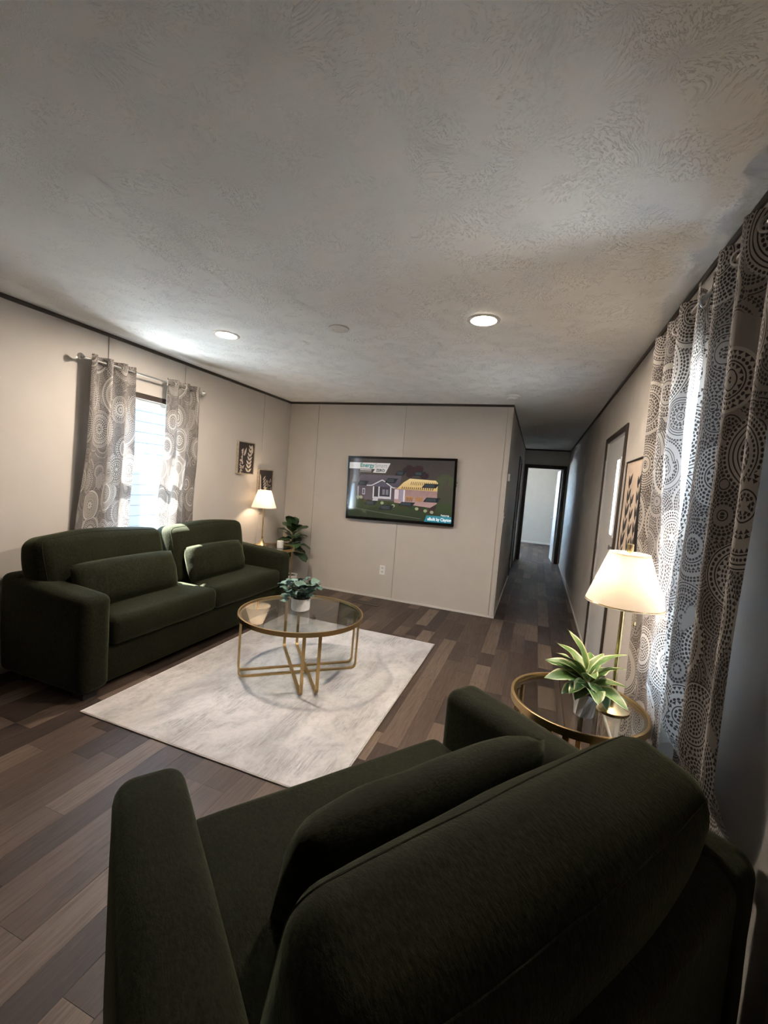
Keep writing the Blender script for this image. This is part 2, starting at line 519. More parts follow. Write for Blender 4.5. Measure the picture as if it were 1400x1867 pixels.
def tube(name, pts, rad, mat, parent=None, seg=10, closed=False):
    bm = bmesh.new()
    add_tube(bm, pts, rad, seg, True, closed)
    bmesh.ops.recalc_face_normals(bm, faces=bm.faces[:])
    return from_bm(name, bm, mat, parent, True, 0.9)

def axis_coords(h, r, n, m):
    """nonuniform samples over [-h, h] with m steps inside each rounded end"""
    c = []
    for k in range(m):
        c.append(-h + r * (1 - math.cos(0.5 * PI * k / m)) if False else -h + r * k / m)
    for k in range(n + 1):
        c.append(-(h - r) + 2 * (h - r) * k / n)
    for k in range(1, m + 1):
        c.append((h - r) + r * k / m)
    return c

def soft_box(name, dims, r, mat, parent=None, puff=(0, 0, 0), n=8, m=3, wrinkle=0.004, wscale=6.0, seed=0.0, shape=None, seams=False):
    """upholstered block: rounded edges, puffed faces, slight wrinkles; centred at the origin. shape(p, a)->p deforms it"""
    H = [d / 2 for d in dims]
    ac = [axis_coords(H[a], r, n, m) for a in range(3)]
    bm = bmesh.new()
    for a in range(3):
        b, c = (a + 1) % 3, (a + 2) % 3
        for s in (-1, 1):
            grid = []
            for vb in ac[b]:
                row = []
                for vc in ac[c]:
                    p = [0, 0, 0]
                    p[a] = s * H[a]; p[b] = vb; p[c] = vc
                    q = [max(-(H[k] - r), min(H[k] - r, p[k])) for k in range(3)]
                    d = Vector([p[k] - q[k] for k in range(3)])
                    # push cube-corner offsets onto the sphere
                    v = Vector(q) + (d.normalized() * r if d.length > 1e-9 else d)
                    row.append(bm.verts.new(v))
                grid.append(row)
            for i in range(len(grid) - 1):
                for j in range(len(grid[0]) - 1):
                    f = (grid[i][j], grid[i + 1][j], grid[i + 1][j + 1], grid[i][j + 1])
                    bm.faces.new(f if s > 0 else f[::-1])
    bmesh.ops.remove_doubles(bm, verts=bm.verts[:], dist=1e-5)
    off = Vector((seed * 3.1, seed * 1.7, seed))
    def place(co):
        u = [co[k] / H[k] for k in range(3)]
        d = Vector((0, 0, 0))
        for a in range(3):
            b, c = (a + 1) % 3, (a + 2) % 3
            d[a] += puff[a] * u[a] * max(0, 1 - u[b] ** 2) * max(0, 1 - u[c] ** 2)
        nz = noise.noise(co * wscale + off) * wrinkle
        w = co + d + co.normalized() * nz
        return Vector(shape(w, u)) if shape else w
    for v in bm.verts:
        v.co = place(v.co.copy())
    o = from_bm(name, bm, mat, parent, True)
    if seams:
        # welted seam around the two broad faces (normal along x)
        for s in (-1, 1):
            e = r * (1 - 0.7071)
            loop = []
            yb, zb = H[1] - e, H[2] - e
            n1 = 26
            for k in range(n1): loop.append((-(H[1] - r) + 2 * (H[1] - r) * k / n1, zb))
            for k in range(6): loop.append((H[1] - r + (r - e) * math.sin(k / 6 * PI / 2), H[2] - r + (r - e) * math.cos(k / 6 * PI / 2)))
            for k in range(n1): loop.append((yb, (H[2] - r) - 2 * (H[2] - r) * k / n1))
            for k in range(6): loop.append((H[1] - r + (r - e) * math.cos(k / 6 * PI / 2), -(H[2] - r) - (r - e) * math.sin(k / 6 * PI / 2)))
            for k in range(n1): loop.append(((H[1] - r) - 2 * (H[1] - r) * k / n1, -zb))
            for k in range(6): loop.append((-(H[1] - r) - (r - e) * math.sin(k / 6 * PI / 2), -(H[2] - r) - (r - e) * math.cos(k / 6 * PI / 2)))
            for k in range(n1): loop.append((-yb, -(H[2] - r) + 2 * (H[2] - r) * k / n1))
            for k in range(6): loop.append((-(H[1] - r) - (r - e) * math.cos(k / 6 * PI / 2), (H[2] - r) + (r - e) * math.sin(k / 6 * PI / 2)))
            tube('seam', [place(Vector((s * (H[0] - e), a, b))) for a, b in loop], 0.0026, mat, o, 6, True)
    return o

def pillow(name, w, h, t, mat, parent=None, seed=0.0, nx=28, ny=14, wr=0.006):
    """knife-edge lumbar pillow lying in the x-z plane, thickness along y"""
    bm = bmesh.new()
    sides = []
    for s in (1, -1):
        g = []
        for i in range(nx + 1):
            row = []
            u = -1 + 2 * i / nx
            for j in range(ny + 1):
                v = -1 + 2 * j / ny
                prof = (max(0, 1 - abs(u) ** 5) ** 0.5) * (max(0, 1 - abs(v) ** 2.6) ** 0.55)
                pinch = 1 - 0.035 * (1 - u * u) * 0 - 0.05 * (abs(u) ** 6) * (1 - v * v) * 0
                x = u * w / 2 * (1 - 0.03 * (1 - v * v) * -1 * 0.5)
                z = v * h / 2 * (1 + 0.05 * (1 - u * u) - 0.05 * abs(u) ** 8)
                y = s * t / 2 * prof
                p = Vector((x, y, z)) * pinch
                edge = min(1 - abs(u), 1 - abs(v))
                fold = math.sin(v * 9 + seed) * 0.006 * max(0, abs(u) - 0.7) / 0.3 * prof
                p.y += s * (noise.noise(Vector((x * 9 + seed, z * 9, s * 3.0))) * wr * min(1, edge * 4) + fold)
                row.append(bm.verts.new(p))
            g.append(row)
        for i in range(nx):
            for j in range(ny):
                f = (g[i][j], g[i + 1][j], g[i + 1][j + 1], g[i][j + 1])
                bm.faces.new(f[::-1] if s > 0 else f)
        sides.append(g)
    bmesh.ops.remove_doubles(bm, verts=bm.verts[:], dist=1e-4)
    o = from_bm(name, bm, mat, parent, True)
    return o

# ------------------------------------------------------------------ the setting: walls in panels, with holes
def subtract(rect, holes):
    """rect (u0,u1,z0,z1) minus holes -> list of rects"""
    out = [rect]
    for h in holes:
        nxt = []
        for r in out:
            u0, u1, z0, z1 = r
            a0, a1, b0, b1 = max(u0, h[0]), min(u1, h[1]), max(z0, h[2]), min(z1, h[3])
            if a0 >= a1 or b0 >= b1:
                nxt.append(r); continue
            if u0 < a0: nxt.append((u0, a0, z0, z1))
            if a1 < u1: nxt.append((a1, u1, z0, z1))
            if z0 < b0: nxt.append((a0, a1, z0, b0))
            if b1 < z1: nxt.append((a0, a1, b1, z1))
        out = nxt
    return out

def panel_wall(name, axis, face, sign, u0, u1, seams, holes=(), z1=CH, mat='wall', thick=WT, z0=0.0):
    """axis 'x': wall plane x=face, u=y. axis 'y': plane y=face, u=x. sign: direction of the wall's solid side"""
    g = 0.0032
    core_a, core_b = face + sign * 0.010, face + sign * thick
    bm = bmesh.new()
    for r in subtract((u0, u1, z0, z1), holes):
        a, b = min(core_a, core_b), max(core_a, core_b)
        if axis == 'x':
            add_box(bm, a, b, r[0], r[1], r[2], r[3])
        else:
            add_box(bm, r[0], r[1], a, b, r[2], r[3])
    w = struct(from_bm(name, bm, mat))
    s = [u0] + [q for q in seams if u0 < q < u1] + [u1]
    for a, b in zip(s[:-1], s[1:]):
        for r in subtract((a + g, b - g, z0, z1), holes):
            if axis == 'x':
                box('wall_panel', face, core_a, r[0], r[1], r[2], r[3], mat, w, 0.0012, 1)
            else:
                box('wall_panel', r[0], r[1], face, core_a, r[2], r[3], mat, w, 0.0012, 1)
    return w

WIN_L = (2.42, 3.16, 0.66, 2.005)      # y0,y1,z0,z1 on the left wall
WIN_R = (1.68, 2.18, 0.66, 2.005)      # on the right wall
DOOR_R = (3.575, 4.495, 0.0, 1.985)     # entry door on the right wall
DOOR_H = (7.72, 8.62, 0.0, 2.03)       # door on the left of the hall
DOOR_E = (-0.262, 0.475, 0.0, 2.045)   # opening at the end of the hall

panel_wall('wall_left', 'x', XL, -1, YF, YB + WT, [-1.2, 0.0, 1.215, 2.425, 3.19, 4.43], [WIN_L])
panel_wall('wall_back', 'y', YB, 1, XL, XC, [-2.79, -1.595, -0.40])
panel_wall('wall_right', 'x', XR, 1, YF, YE + WT, [-1.3, -0.1, 1.1, 2.275, 3.49, 4.62, 5.3, 6.5, 7.7, 8.9], [WIN_R, DOOR_R])
panel_wall('wall_hall', 'x', XC, -1, YB + WT, YE, [5.9, 7.1, 9.2], [DOOR_H])
panel_wall('wall_hall_end', 'y', YE, 1, XC - WT, XR + WT, [], [DOOR_E])
panel_wall('wall_front', 'y', YF, -1, XL - WT, XR + WT, [-2.0, -0.8])
# bedroom past the hall
BX0, BX1 = -3.0, 0.70
BWIN = (-2.50, -1.28, 0.70, 2.0)
BWIN2 = (11.95, 12.85, 0.8, 2.0)  # unseen side window, added to let more daylight into the bedroom
panel_wall('wall_bedroom_far', 'y', YR, 1, BX0 - WT, BX1 + WT, [-2.0, -0.75, 0.42], [BWIN])
panel_wall('wall_bedroom_right', 'x', BX1, 1, YE + WT, YR, [11.1, 12.3])
panel_wall('wall_bedroom_left', 'x', BX0, -1, YE + WT, YR, [11.1, 12.3], [BWIN2])
panel_wall('wall_bedroom_near', 'y', YE + WT, -1, BX0 - WT, XC, [-1.6], thick=0.05)

# ceiling
bm = bmesh.new()
add_box(bm, XL - WT, XR + WT, YF - WT, YE + WT, CH, CH + 0.08)
add_box(bm, BX0 - WT, BX1 + WT, YE + WT, YR + WT, CH, CH + 0.08)
struct(from_bm('ceiling', bm, 'ceiling'), 'off white ceiling with stomped plaster texture')

# floor: dark sub-floor and planks laid along the room
bm = bmesh.new()
add_box(bm, XL - WT, XR + WT, YF - WT, YB + WT, -0.08, -0.006)
add_box(bm, XC - WT, XR + WT, YB + WT, YE + WT, -0.08, -0.006)
add_box(bm, BX0 - WT, BX1 + WT, YE + WT, YR + WT, -0.08, -0.006)
floor = struct(from_bm('floor', bm, 'subfloor'), 'brown wood look plank floor')
PW = 0.1225
far_boxes = []
n_planks = 0
rng = random.Random(11)
row = 0
x = -0.1 - PW * 26
vent_hole = (-1.965, -1.685, 4.635, 4.765)
while x < BX1 + 0.05:
    x0, x1 = x, x + PW
    y = YF - rng.uniform(0, 0.7)
    while y < YR:
        ln = rng.choice((0.28, 0.36, 0.46, 0.52, 0.62, 0.74, 0.92))
        a, b = y, y + ln
        y = b
        # clip to the rooms
        for (rx0, rx1, ry0, ry1) in ((XL, XR, YF, YB), (XC, XR, YB, YE), (BX0, BX1, YE, YR)):
            cx0, cx1, cy0, cy1 = max(x0, rx0), min(x1, rx1), max(a, ry0), min(b, ry1)
            if cx1 - cx0 < 0.006 or cy1 - cy0 < 0.006:
                continue
            near = cy1 > 0.35 and cy0 < 6.3 and n_planks < 298
            # planks hidden wholly under the sofa or behind the camera are not picked out singly
            if cx1 < -2.52 and 1.75 < cy0 and cy1 < 3.9:
                near = False
            if cx0 > -0.2 and cy1 < 1.2:
                near = False
            if near:
                box('plank', cx0 + 0.0006, cx1 - 0.0006, cy0 + 0.0006, cy1 - 0.0006, -0.006, 0.0, 'plank', floor)
                n_planks += 1
            else:
                far_boxes.append((cx0 + 0.0006, cx1 - 0.0006, cy0 + 0.0006, cy1 - 0.0006, rng.random()))
    x += PW
bm = bmesh.new()
lay = bm.verts.layers.float.new('tone')
for (a, b, c, d, t) in far_boxes:
    for v in add_box(bm, a, b, c, d, -0.006, 0.0):
        v[lay] = t
o = from_bm('planks', bm, 'plank_far', floor)
o['kind'] = 'stuff'

# dark ceiling trim and light baseboards
TZ0, TZ1, TD = CH - 0.028, CH - 0.001, 0.010
struct(box('trim_1', XL, XL + TD, YF, YB, TZ0, TZ1, 'trim', None, 0.003))
struct(box('trim_2', XL + TD, XC + TD, YB - TD, YB, TZ0, TZ1, 'trim', None, 0.003))
struct(box('trim_3', XR - TD, XR, YF, YE, TZ0, TZ1, 'trim', None, 0.003))
struct(box('trim_4', XC, XC + TD, YB, YE, TZ0, TZ1, 'trim', None, 0.003))
struct(box('trim_5', XC + TD, XR - TD, YE - TD, YE, TZ0, TZ1, 'trim', None, 0.003))
struct(box('trim_6', XC - 0.001, XC + 0.006, YB - 0.006, YB + 0.02, 0.0, TZ0, 'white_trim', None, 0.002))
BH, BD = 0.024, 0.012
struct(box('baseboard_left', XL, XL + BD, YF, YB, 0.0005, BH, 'white_trim', None, 0.004))
struct(box('baseboard_back', XL + BD, XC + BD, YB - BD, YB, 0.0005, BH, 'white_trim', None, 0.004))
struct(box('baseboard_right', XR - BD, XR, YF, DOOR_R[0] - 0.06, 0.0005, BH, 'white_trim', None, 0.004))
struct(box('baseboard_hall_right', XR - BD, XR, DOOR_R[1] + 0.06, YE, 0.0005, BH, 'white_trim', None, 0.004))
struct(box('baseboard_hall_left', XC, XC + BD, YB, DOOR_H[0] - 0.07, 0.0005, BH, 'white_trim', None, 0.004))
struct(box('baseboard_bedroom', BX0, BX1, YR - BD, YR, 0.0005, 0.06, 'white_trim', None, 0.004))

# ------------------------------------------------------------------ windows
def window(name, axis, face, sign, u0, u1, z0, z1, label):
    """double hung window in a hole; inner faces toward the room. sign: outward direction"""
    w = struct(empty(name), label)
    def bx(nm, a0, a1, ua, ub, za, zb, mat, par, bev=0.002):
        if axis == 'x':
            return box(nm, face + sign * a0, face + sign * a1, ua, ub, za, zb, mat, par, bev, 1)
        return box(nm, ua, ub, face + sign * a0, face + sign * a1, za, zb, mat, par, bev, 1)
    c = 0.045
    # dark casing on the wall
    bx('casing', -0.012, -0.0005, u0 - c, u1 + c, z1, z1 + c, 'trim', w)
    bx('casing', -0.012, -0.0005, u0 - c, u1 + c, z0 - c, z0, 'trim', w)
    bx('casing', -0.012, -0.0005, u0 - c, u0, z0, z1, 'trim', w)
    bx('casing', -0.012, -0.0005, u1, u1 + c, z0, z1, 'trim', w)
    f = 0.035
    fr0, fr1 = 0.02, 0.09
    bx('window_frame', fr0, fr1, u0, u1, z1 - f, z1, 'white_vinyl', w)
    bx('window_frame', fr0, fr1, u0, u1, z0, z0 + f, 'white_vinyl', w)
    bx('window_frame', fr0, fr1, u0, u0 + f, z0 + f, z1 - f, 'white_vinyl', w)
    bx('window_frame', fr0, fr1, u1 - f, u1, z0 + f, z1 - f, 'white_vinyl', w)
    zm = z0 + (z1 - z0) * 0.56
    s = 0.03
    for (za, zb, d0, d1) in ((zm - 0.02, z1 - f, 0.06, 0.085), (z0 + f, zm + 0.02, 0.03, 0.055)):
        bx('sash_rail', d0, d1, u0 + f, u1 - f, zb - s, zb, 'white_vinyl', w)
        bx('sash_rail', d0, d1, u0 + f, u1 - f, za, za + s, 'white_vinyl', w)
        bx('sash_stile', d0, d1, u0 + f, u0 + f + s, za + s, zb - s, 'white_vinyl', w)
        bx('sash_stile', d0, d1, u1 - f - s, u1 - f, za + s, zb - s, 'white_vinyl', w)
        dm = (d0 + d1) / 2
        bx('pane', dm - 0.002, dm + 0.002, u0 + f + s, u1 - f - s, za + s, zb - s, 'pane', w, 0)
    return w

window('window_1', 'x', XL, -1, *WIN_L, 'daylit double hung window behind the sofa')
window('window_2', 'x', XR, 1, *WIN_R, 'daylit window behind the right hand curtains')
window('window_3', 'y', YR, 1, *BWIN, 'bedroom window past the hall')
window('window_4', 'x', BX0, -1, *BWIN2, 'unseen side window added to brighten the bedroom past the hall')

# ------------------------------------------------------------------ doors
def casing(axis, face, sign, u0, u1, z1, par, w=0.055, mat='trim', d=0.014):
    def bx(ua, ub, za, zb):
        if axis == 'x':
            return box('casing', face, face - sign * d, ua, ub, za, zb, mat, par, 0.003, 1)
        return box('casing', ua, ub, face, face - sign * d, za, zb, mat, par, 0.003, 1)
    bx(u0 - w, u0, 0.001, z1 + w); bx(u1, u1 + w, 0.001, z1 + w); bx(u0, u1, z1, z1 + w)

def knob(par, p, axis_dir, mat='nickel'):
    rot = Vector(axis_dir).to_track_quat('Z', 'Y')
    o = lathe('door_knob', [(0, 0), (0.030, 0), (0.030, 0.006), (0.012, 0.010), (0.011, 0.030), (0.024, 0.038), (0.028, 0.050), (0.022, 0.060), (0, 0.062)], mat, par, 20)
    o.location = p; o.rotation_mode = 'QUATERNION'; o.rotation_quaternion = rot
    return o

# entry door (right wall)
d1 = struct(empty('door_1'), 'pale grey entry door with a narrow vertical window')
y0, y1, z1 = DOOR_R[0], DOOR_R[1], DOOR_R[3]
casing('x', XR, 1, y0, y1, z1, d1, 0.05)
bm = bmesh.new()
SL = (3.765, 3.885, 1.19, 1.79)
for r in subtract((y0 + 0.012, y1 - 0.012, 0.012, z1 - 0.012), [SL]):
    add_box(bm, XR + 0.012, XR + 0.052, r[0], r[1], r[2], r[3])
slab = from_bm('door_slab', bm, 'door', d1)
for (a, b, c, d) in ((SL[0] - .02, SL[0], SL[2] - .02, SL[3] + .02), (SL[1], SL[1] + .02, SL[2] - .02, SL[3] + .02), (SL[0], SL[1], SL[2] - .02, SL[2]), (SL[0], SL[1], SL[3], SL[3] + .02)):
    box('lite_frame', XR + 0.004, XR + 0.014, a, b, c, d, 'door', slab, 0.002, 1)
box('pane', XR + 0.030, XR + 0.034, SL[0], SL[1], SL[2], SL[3], 'pane', slab)
for za, zb in ((0.012, 0.0),):
    box('threshold', XR + 0.0, XR + WT, y0, y1, 0.0005, 0.012, 'nickel', d1)
for z in (0.25, 1.02, 1.78):
    tube('hinge', [(XR + 0.004, y1 - 0.004, z - 0.05), (XR + 0.004, y1 - 0.004, z + 0.05)], 0.007, 'nickel', d1, 8)
knob(slab, (XR + 0.012, y0 + 0.075, 0.985), (-1, 0, 0))
o = lathe('deadbolt', [(0, 0), (0.028, 0), (0.026, 0.012), (0.010, 0.016), (0.010, 0.030), (0, 0.031)], 'nickel', slab, 20)
o.location = (XR + 0.012, y0 + 0.075, 1.105); o.rotation_euler = (0, -PI / 2, 0)
box('thumb_turn', XR - 0.028, XR - 0.016, y0 + 0.069, y0 + 0.081, 1.087, 1.123, 'nickel', slab, 0.002)
box('door_jamb', XR + 0.055, XR + WT, y0, y0 + 0.012, 0.012, z1, 'door', d1)
box('door_jamb', XR + 0.055, XR + WT, y1 - 0.012, y1, 0.012, z1, 'door', d1)
box('door_jamb', XR + 0.055, XR + WT, y0, y1, z1 - 0.012, z1, 'door', d1)

# opening at the end of the hall with its door swung into the bedroom
d2 = struct(empty('door_2'), 'open doorway into the bedroom at the end of the hall')
casing('y', YE, 1, DOOR_E[0], DOOR_E[1], DOOR_E[3], d2, 0.06)
box('door_jamb', DOOR_E[0], DOOR_E[0] + 0.014, YE, YE + WT, 0.001, DOOR_E[3], 'trim', d2)
box('door_jamb', DOOR_E[1] - 0.014, DOOR_E[1], YE, YE + WT, 0.001, DOOR_E[3], 'trim', d2)
box('door_jamb', DOOR_E[0] + 0.014, DOOR_E[1] - 0.014, YE, YE + WT, DOOR_E[3] - 0.014, DOOR_E[3], 'trim', d2)
sl = box('door_slab', -0.036, 0.0, 0.0, 0.70, 0.012, 2.02, 'door', d2, 0.002, 1)
sl.location = (DOOR_E[1] - 0.016, YE + WT + 0.004, 0)
sl.rotation_euler = (0, 0, math.radians(3.0))
knob(sl, (-0.036, 0.63, 0.95), (-1, 0, 0))

# closed door on the left of the hall
d3 = struct(empty('door_3'), 'closed dark door on the left of the hall')
casing('x', XC, -1, DOOR_H[0], DOOR_H[1], DOOR_H[3], d3, 0.06)
sl = box('door_slab', XC - 0.06, XC - 0.025, DOOR_H[0] + 0.004, DOOR_H[1] - 0.004, 0.01, DOOR_H[3] - 0.004, 'hall_door', d3, 0.002, 1)
knob(sl, (XC - 0.025, DOOR_H[0] + 0.07, 0.95), (1, 0, 0))

# ------------------------------------------------------------------ outdoors
gr = bmesh.new()
add_box(gr, -30, 30, -30, 40, -0.95, -0.75)
o = from_bm('ground', gr, 'gravel'); struct(o, 'pale gravel outside')
nh = empty('neighbour_house', (-7.2, 3.0, -0.75))
for k in range(18):
    box('siding_board', -0.06 + (0.0), 0.0, -6.0, 6.0, 0.2 + k * 0.2, 0.2 + k * 0.2 + 0.194, 'siding', nh)
box('house_wall', -2.5, -0.06, -6.0, 6.0, 0.0, 3.8, 'siding', nh)
box('skirting', -0.07, -0.02, -6.0, 6.0, 0.0, 0.2, 'soffit', nh)
tag(nh, 'dark sided house seen through the window behind the sofa', 'house')
ev = bmesh.new()
add_box(ev, XL - WT - 0.28, XL - WT, YF - 0.3, YE, 2.44, 2.52)  # unseen overhang, added and sized to limit the sun patch on the sofa
o = from_bm('added_eave', ev, 'soffit'); struct(o, 'unseen white eave added to trim the sun on the sofa')

# ------------------------------------------------------------------ sofa and armchair
def upholstered(name, width, depth, arm_w, arm_h, n_seat, back_h, cush_h, cush_t, cush_top, tilt, seed, back_t=0.15, puff=0.05, crest=0.0, cush_x=0.0, droop=0.03, pinch=0.30, cush_r=0.085, cush_y=0.0, cush_w=0.05, slope=0.0, arm_x=0.0):
    """faces +X, left-right along Y; root at floor centre"""
    r = empty(name)
    D2, W2 = depth / 2, width / 2
    inn = W2 - arm_w
    b = soft_box('base', (depth - 0.06, width - 0.05, 0.25), 0.02, 'velvet', r, n=6, m=2, wrinkle=0.002, seed=seed)
    b.location = (-0.012, 0, 0.055 + 0.125)
    for s in (-1, 1):
        def sh(p, u, s=s):
            return (p.x, p.y, p.z - slope * 0.5 * (u[0] + 1) * 0.5 * (u[2] + 1))
        a = soft_box('arm', (depth + arm_x, arm_w, arm_h - 0.05), 0.05, 'velvet', r, (0.006, 0.012, 0.006), 8, 3, 0.004, 7.0, seed + s, sh)
        a.location = (-arm_x / 2, s * (W2 - arm_w / 2), 0.05 + (arm_h - 0.05) / 2)
    bk = soft_box('back_frame', (back_t, width - 0.02, back_h - 0.05), 0.05, 'velvet', r, (0.004, 0, 0.004), 8, 3, 0.004, 5.0, seed + 3)
    bk.location = (-D2 + back_t / 2 + 0.004, 0, 0.05 + (back_h - 0.05) / 2)
    sw = 2 * inn / n_seat
    sd = depth - back_t
    for k in range(n_seat):
        yc = -inn + sw * (k + 0.5)
        c = soft_box('seat_cushion', (sd + 0.015, sw - 0.008, 0.185), 0.045, 'velvet', r, (0.010, 0.0, 0.022), 10, 4, 0.006, 5.0, seed + 5 + k)
        c.location = (D2 - sd / 2 + 0.004, yc, 0.30 + 0.0925)
        c['label'] = 'flat boxed seat cushion'
        def cs(p, u):
            k2 = 1 + 0.10 * max(0, u[2])
            z = p.z + crest * (1 - u[1] ** 2) * max(0, u[2]) - droop * (abs(u[1]) ** 6) * max(0, u[2])
            return (p.x * (1.0 - pinch * max(0, u[2]) ** 3 * abs(u[1]) ** 4), p.y * (1 + 0.02 * u[2]), z)
        q = soft_box('back_cushion', (cush_t, sw + cush_w, cush_h), min(cush_r, cush_t * 0.42), 'velvet', r, (puff, 0.012, 0.018), 12, 5, 0.016, 3.6, seed + 9 + k * 2.3, cs, True)
        q.rotation_euler = (0, -tilt, 0)
        q.location = (-D2 + back_t + cush_t * 0.42 + cush_x, yc + cush_y + (0.0 if n_seat == 1 else (0.02 if k else -0.06)), cush_top - cush_h / 2 * math.cos(tilt))
        q['label'] = 'plump loose back cushion'
    for sx in (-1, 1):
        for sy in (-1, 1):
            box('foot', sx * (D2 - 0.09) - 0.045, sx * (D2 - 0.09) + 0.045, sy * (W2 - 0.09) - 0.045, sy * (W2 - 0.09) + 0.045, 0.0, 0.056, 'foot', r, 0.004, 1)
    return r

sofa = upholstered('sofa', 2.225, 0.735, 0.19, 0.695, 2, 0.70, 0.50, 0.23, 0.935, 0.20, 1.0, crest=0.012, cush_x=-0.04, cush_w=0.0, cush_y=-0.075, droop=0.004, cush_r=0.065, slope=0.055, arm_x=0.045, pinch=0.2)
sofa.location = (-2.4125 - 0.735 / 2, 2.825, 0.0)
tag(sofa, 'dark green velvet two seat sofa under the window', 'sofa')

CF = Vector((-0.8, 0.6, 0)); CW = Vector((0.6, 0.8, 0)); CC = Vector((-0.5, 1.3, 0))
chair = upholstered('armchair', 1.27, 0.945, 0.165, 0.675, 1, 0.67, 0.50, 0.25, 0.845, 0.26, 21.0, puff=0.06, crest=-0.012, cush_x=-0.02, droop=-0.012, pinch=0.15, cush_r=0.075, cush_y=-0.052, cush_w=0.045)
cc = CC + CF * (0.025 - 0.945 / 2) + CW * -0.065
chair.location = cc
chair.rotation_euler = (0, 0, math.atan2(CF.y, CF.x))
tag(chair, 'wide dark green velvet armchair seen from behind in the foreground', 'armchair')

def lumbar(loc, rz, tilt, w, h, t, seed, label):
    o = pillow('lumbar_pillow', w, h, t, 'velvet', None, seed)
    o.rotation_euler = (tilt, 0, rz)
    o.location = loc
    tag(o, label, 'pillow', 'green velvet lumbar pillows')
    return o
# the pillow's local y points backward; sofa faces +x so rz = +90 deg turns local -y to +x
lumbar((-2.712, 2.262, 0.633), PI / 2, -0.30, 0.80, 0.31, 0.16, 1.0, 'long green velvet pillow on the sofa end away from the lamp')
lumbar((-2.722, 3.160, 0.633), PI / 2, -0.30, 0.70, 0.31, 0.16, 4.0, 'green velvet pillow on the sofa end nearest the lamp')
pc = CC + CF * -0.420 + CW * -0.035
lumbar((pc.x, pc.y, 0.632), math.atan2(CF.y, CF.x) + PI / 2, -0.42, 0.75, 0.31, 0.19, 8.0, 'long green velvet pillow on the armchair seat')

# ------------------------------------------------------------------ rug
rug = empty('rug', (0, 0, 0))
RX0, RX1, RY0, RY1 = -2.362, -0.758, 1.672, 3.825
box('rug_pile', RX0 + 0.008, RX1 - 0.008, RY0 + 0.008, RY1 - 0.008, 0.0005, 0.009, 'rug', rug, 0.002, 1)
bm = bmesh.new()
e = 0.004
add_tube(bm, [(RX0 + e, RY0 + e, 0.0052), (RX1 - e, RY0 + e, 0.0052), (RX1 - e, RY1 - e, 0.0052), (RX0 + e, RY1 - e, 0.0052)], 0.0045, 8, False, True)
from_bm('binding', bm, 'rug_edge', rug, True)
tag(rug, 'pale grey distressed pattern rug on the plank floor', 'rug')

# ------------------------------------------------------------------ round tables of gold bars and glass
def add_strip(bm, pts, wdir, w, t):
    """flat bar swept along pts (all in one plane), width along wdir"""
    pts = [Vector(p) for p in pts]
    wd = Vector(wdir).normalized()
    rings = []
    n = len(pts)
    for i, p in enumerate(pts):
        if i == 0: tg = pts[1] - p
        elif i == n - 1: tg = p - pts[i - 1]
        else: tg = (pts[i + 1] - p).normalized() + (p - pts[i - 1]).normalized()
        nr = tg.normalized().cross(wd)
        rings.append([bm.verts.new(p + wd * (a * w / 2) + nr * (b * t / 2)) for a, b in ((-1, -1), (1, -1), (1, 1), (-1, 1))])
    for a, b in zip(rings[:-1], rings[1:]):
        for k in range(4):
            bm.faces.new((a[k], a[(k + 1) % 4], b[(k + 1) % 4], b[k]))
    bm.faces.new(rings[0][::-1]); bm.faces.new(rings[-1])

def round_table(name, R, Hh, ang, gap, loc, label, w=0.022, t=0.011, rc=0.035):
    r = empty(name, loc)
    lathe('rim', [(R - 0.011, Hh - 0.032), (R, Hh - 0.032), (R, Hh - 0.001), (R - 0.003, Hh), (R - 0.009, Hh), (R - 0.011, Hh - 0.001)], 'gold', r, 96, True, True, 0.5)
    lathe('glass_top', [(0, Hh - 0.010), (R - 0.0115, Hh - 0.010), (R - 0.0115, Hh - 0.004), (0, Hh - 0.004)], 'glass', r, 96, False, True, 0.5)
    lathe('support_ring', [(R - 0.024, Hh - 0.016), (R - 0.0112, Hh - 0.016), (R - 0.0112, Hh - 0.0105), (R - 0.024, Hh - 0.0105)], 'gold', r, 96, True, True, 0.5)
    for q in range(2):
        d = Vector((math.cos(ang + q * PI / 2), math.sin(ang + q * PI / 2), 0))
        nrm = Vector((-d.y, d.x, 0))
        zb = t / 2 + 0.001 + q * (t + 0.0005)
        for s in (-1, 1):
            o2 = nrm * (s * gap / 2)
            e = math.sqrt((R - 0.016) ** 2 - (gap / 2 + w / 2) ** 2) - t / 2
            pts = [o2 - d * e + Vector((0, 0, Hh - 0.032)), ]
            for k in range(7):
                a = k / 6 * PI / 2
                pts.append(o2 - d * (e - rc + rc * math.cos(a)) + Vector((0, 0, zb + rc - rc * math.sin(a))))
            for k in range(7):
                a = PI / 2 - k / 6 * PI / 2
                pts.append(o2 + d * (e - rc + rc * math.cos(a)) + Vector((0, 0, zb + rc - rc * math.sin(a))))
            pts.append(o2 + d * e + Vector((0, 0, Hh - 0.032)))
            bm = bmesh.new()
            add_strip(bm, pts, nrm, w, t)
            bmesh.ops.recalc_face_normals(bm, faces=bm.faces[:])
            from_bm('leg_frame', bm, 'gold', r, True, 0.6)
    tag(r, label, 'table')
    return r

round_table('coffee_table', 0.457, 0.45, math.atan2(0.643, 0.766), 0.105, (-1.565, 2.755, 0.0095), 'round glass coffee table with gold crossed legs on the rug')
TZ = 0.60
NT = Vector((0.246, 1.968, 0.0))
FT = Vector((-2.905, 4.285, 0.0))
round_table('side_table', 0.272, TZ, math.radians(160), 0.062, NT, 'round glass side table with gold rim beside the armchair')
round_table('side_table', 0.268, TZ, math.radians(125), 0.062, FT, 'round glass side table with gold rim in the corner behind the sofa arm')

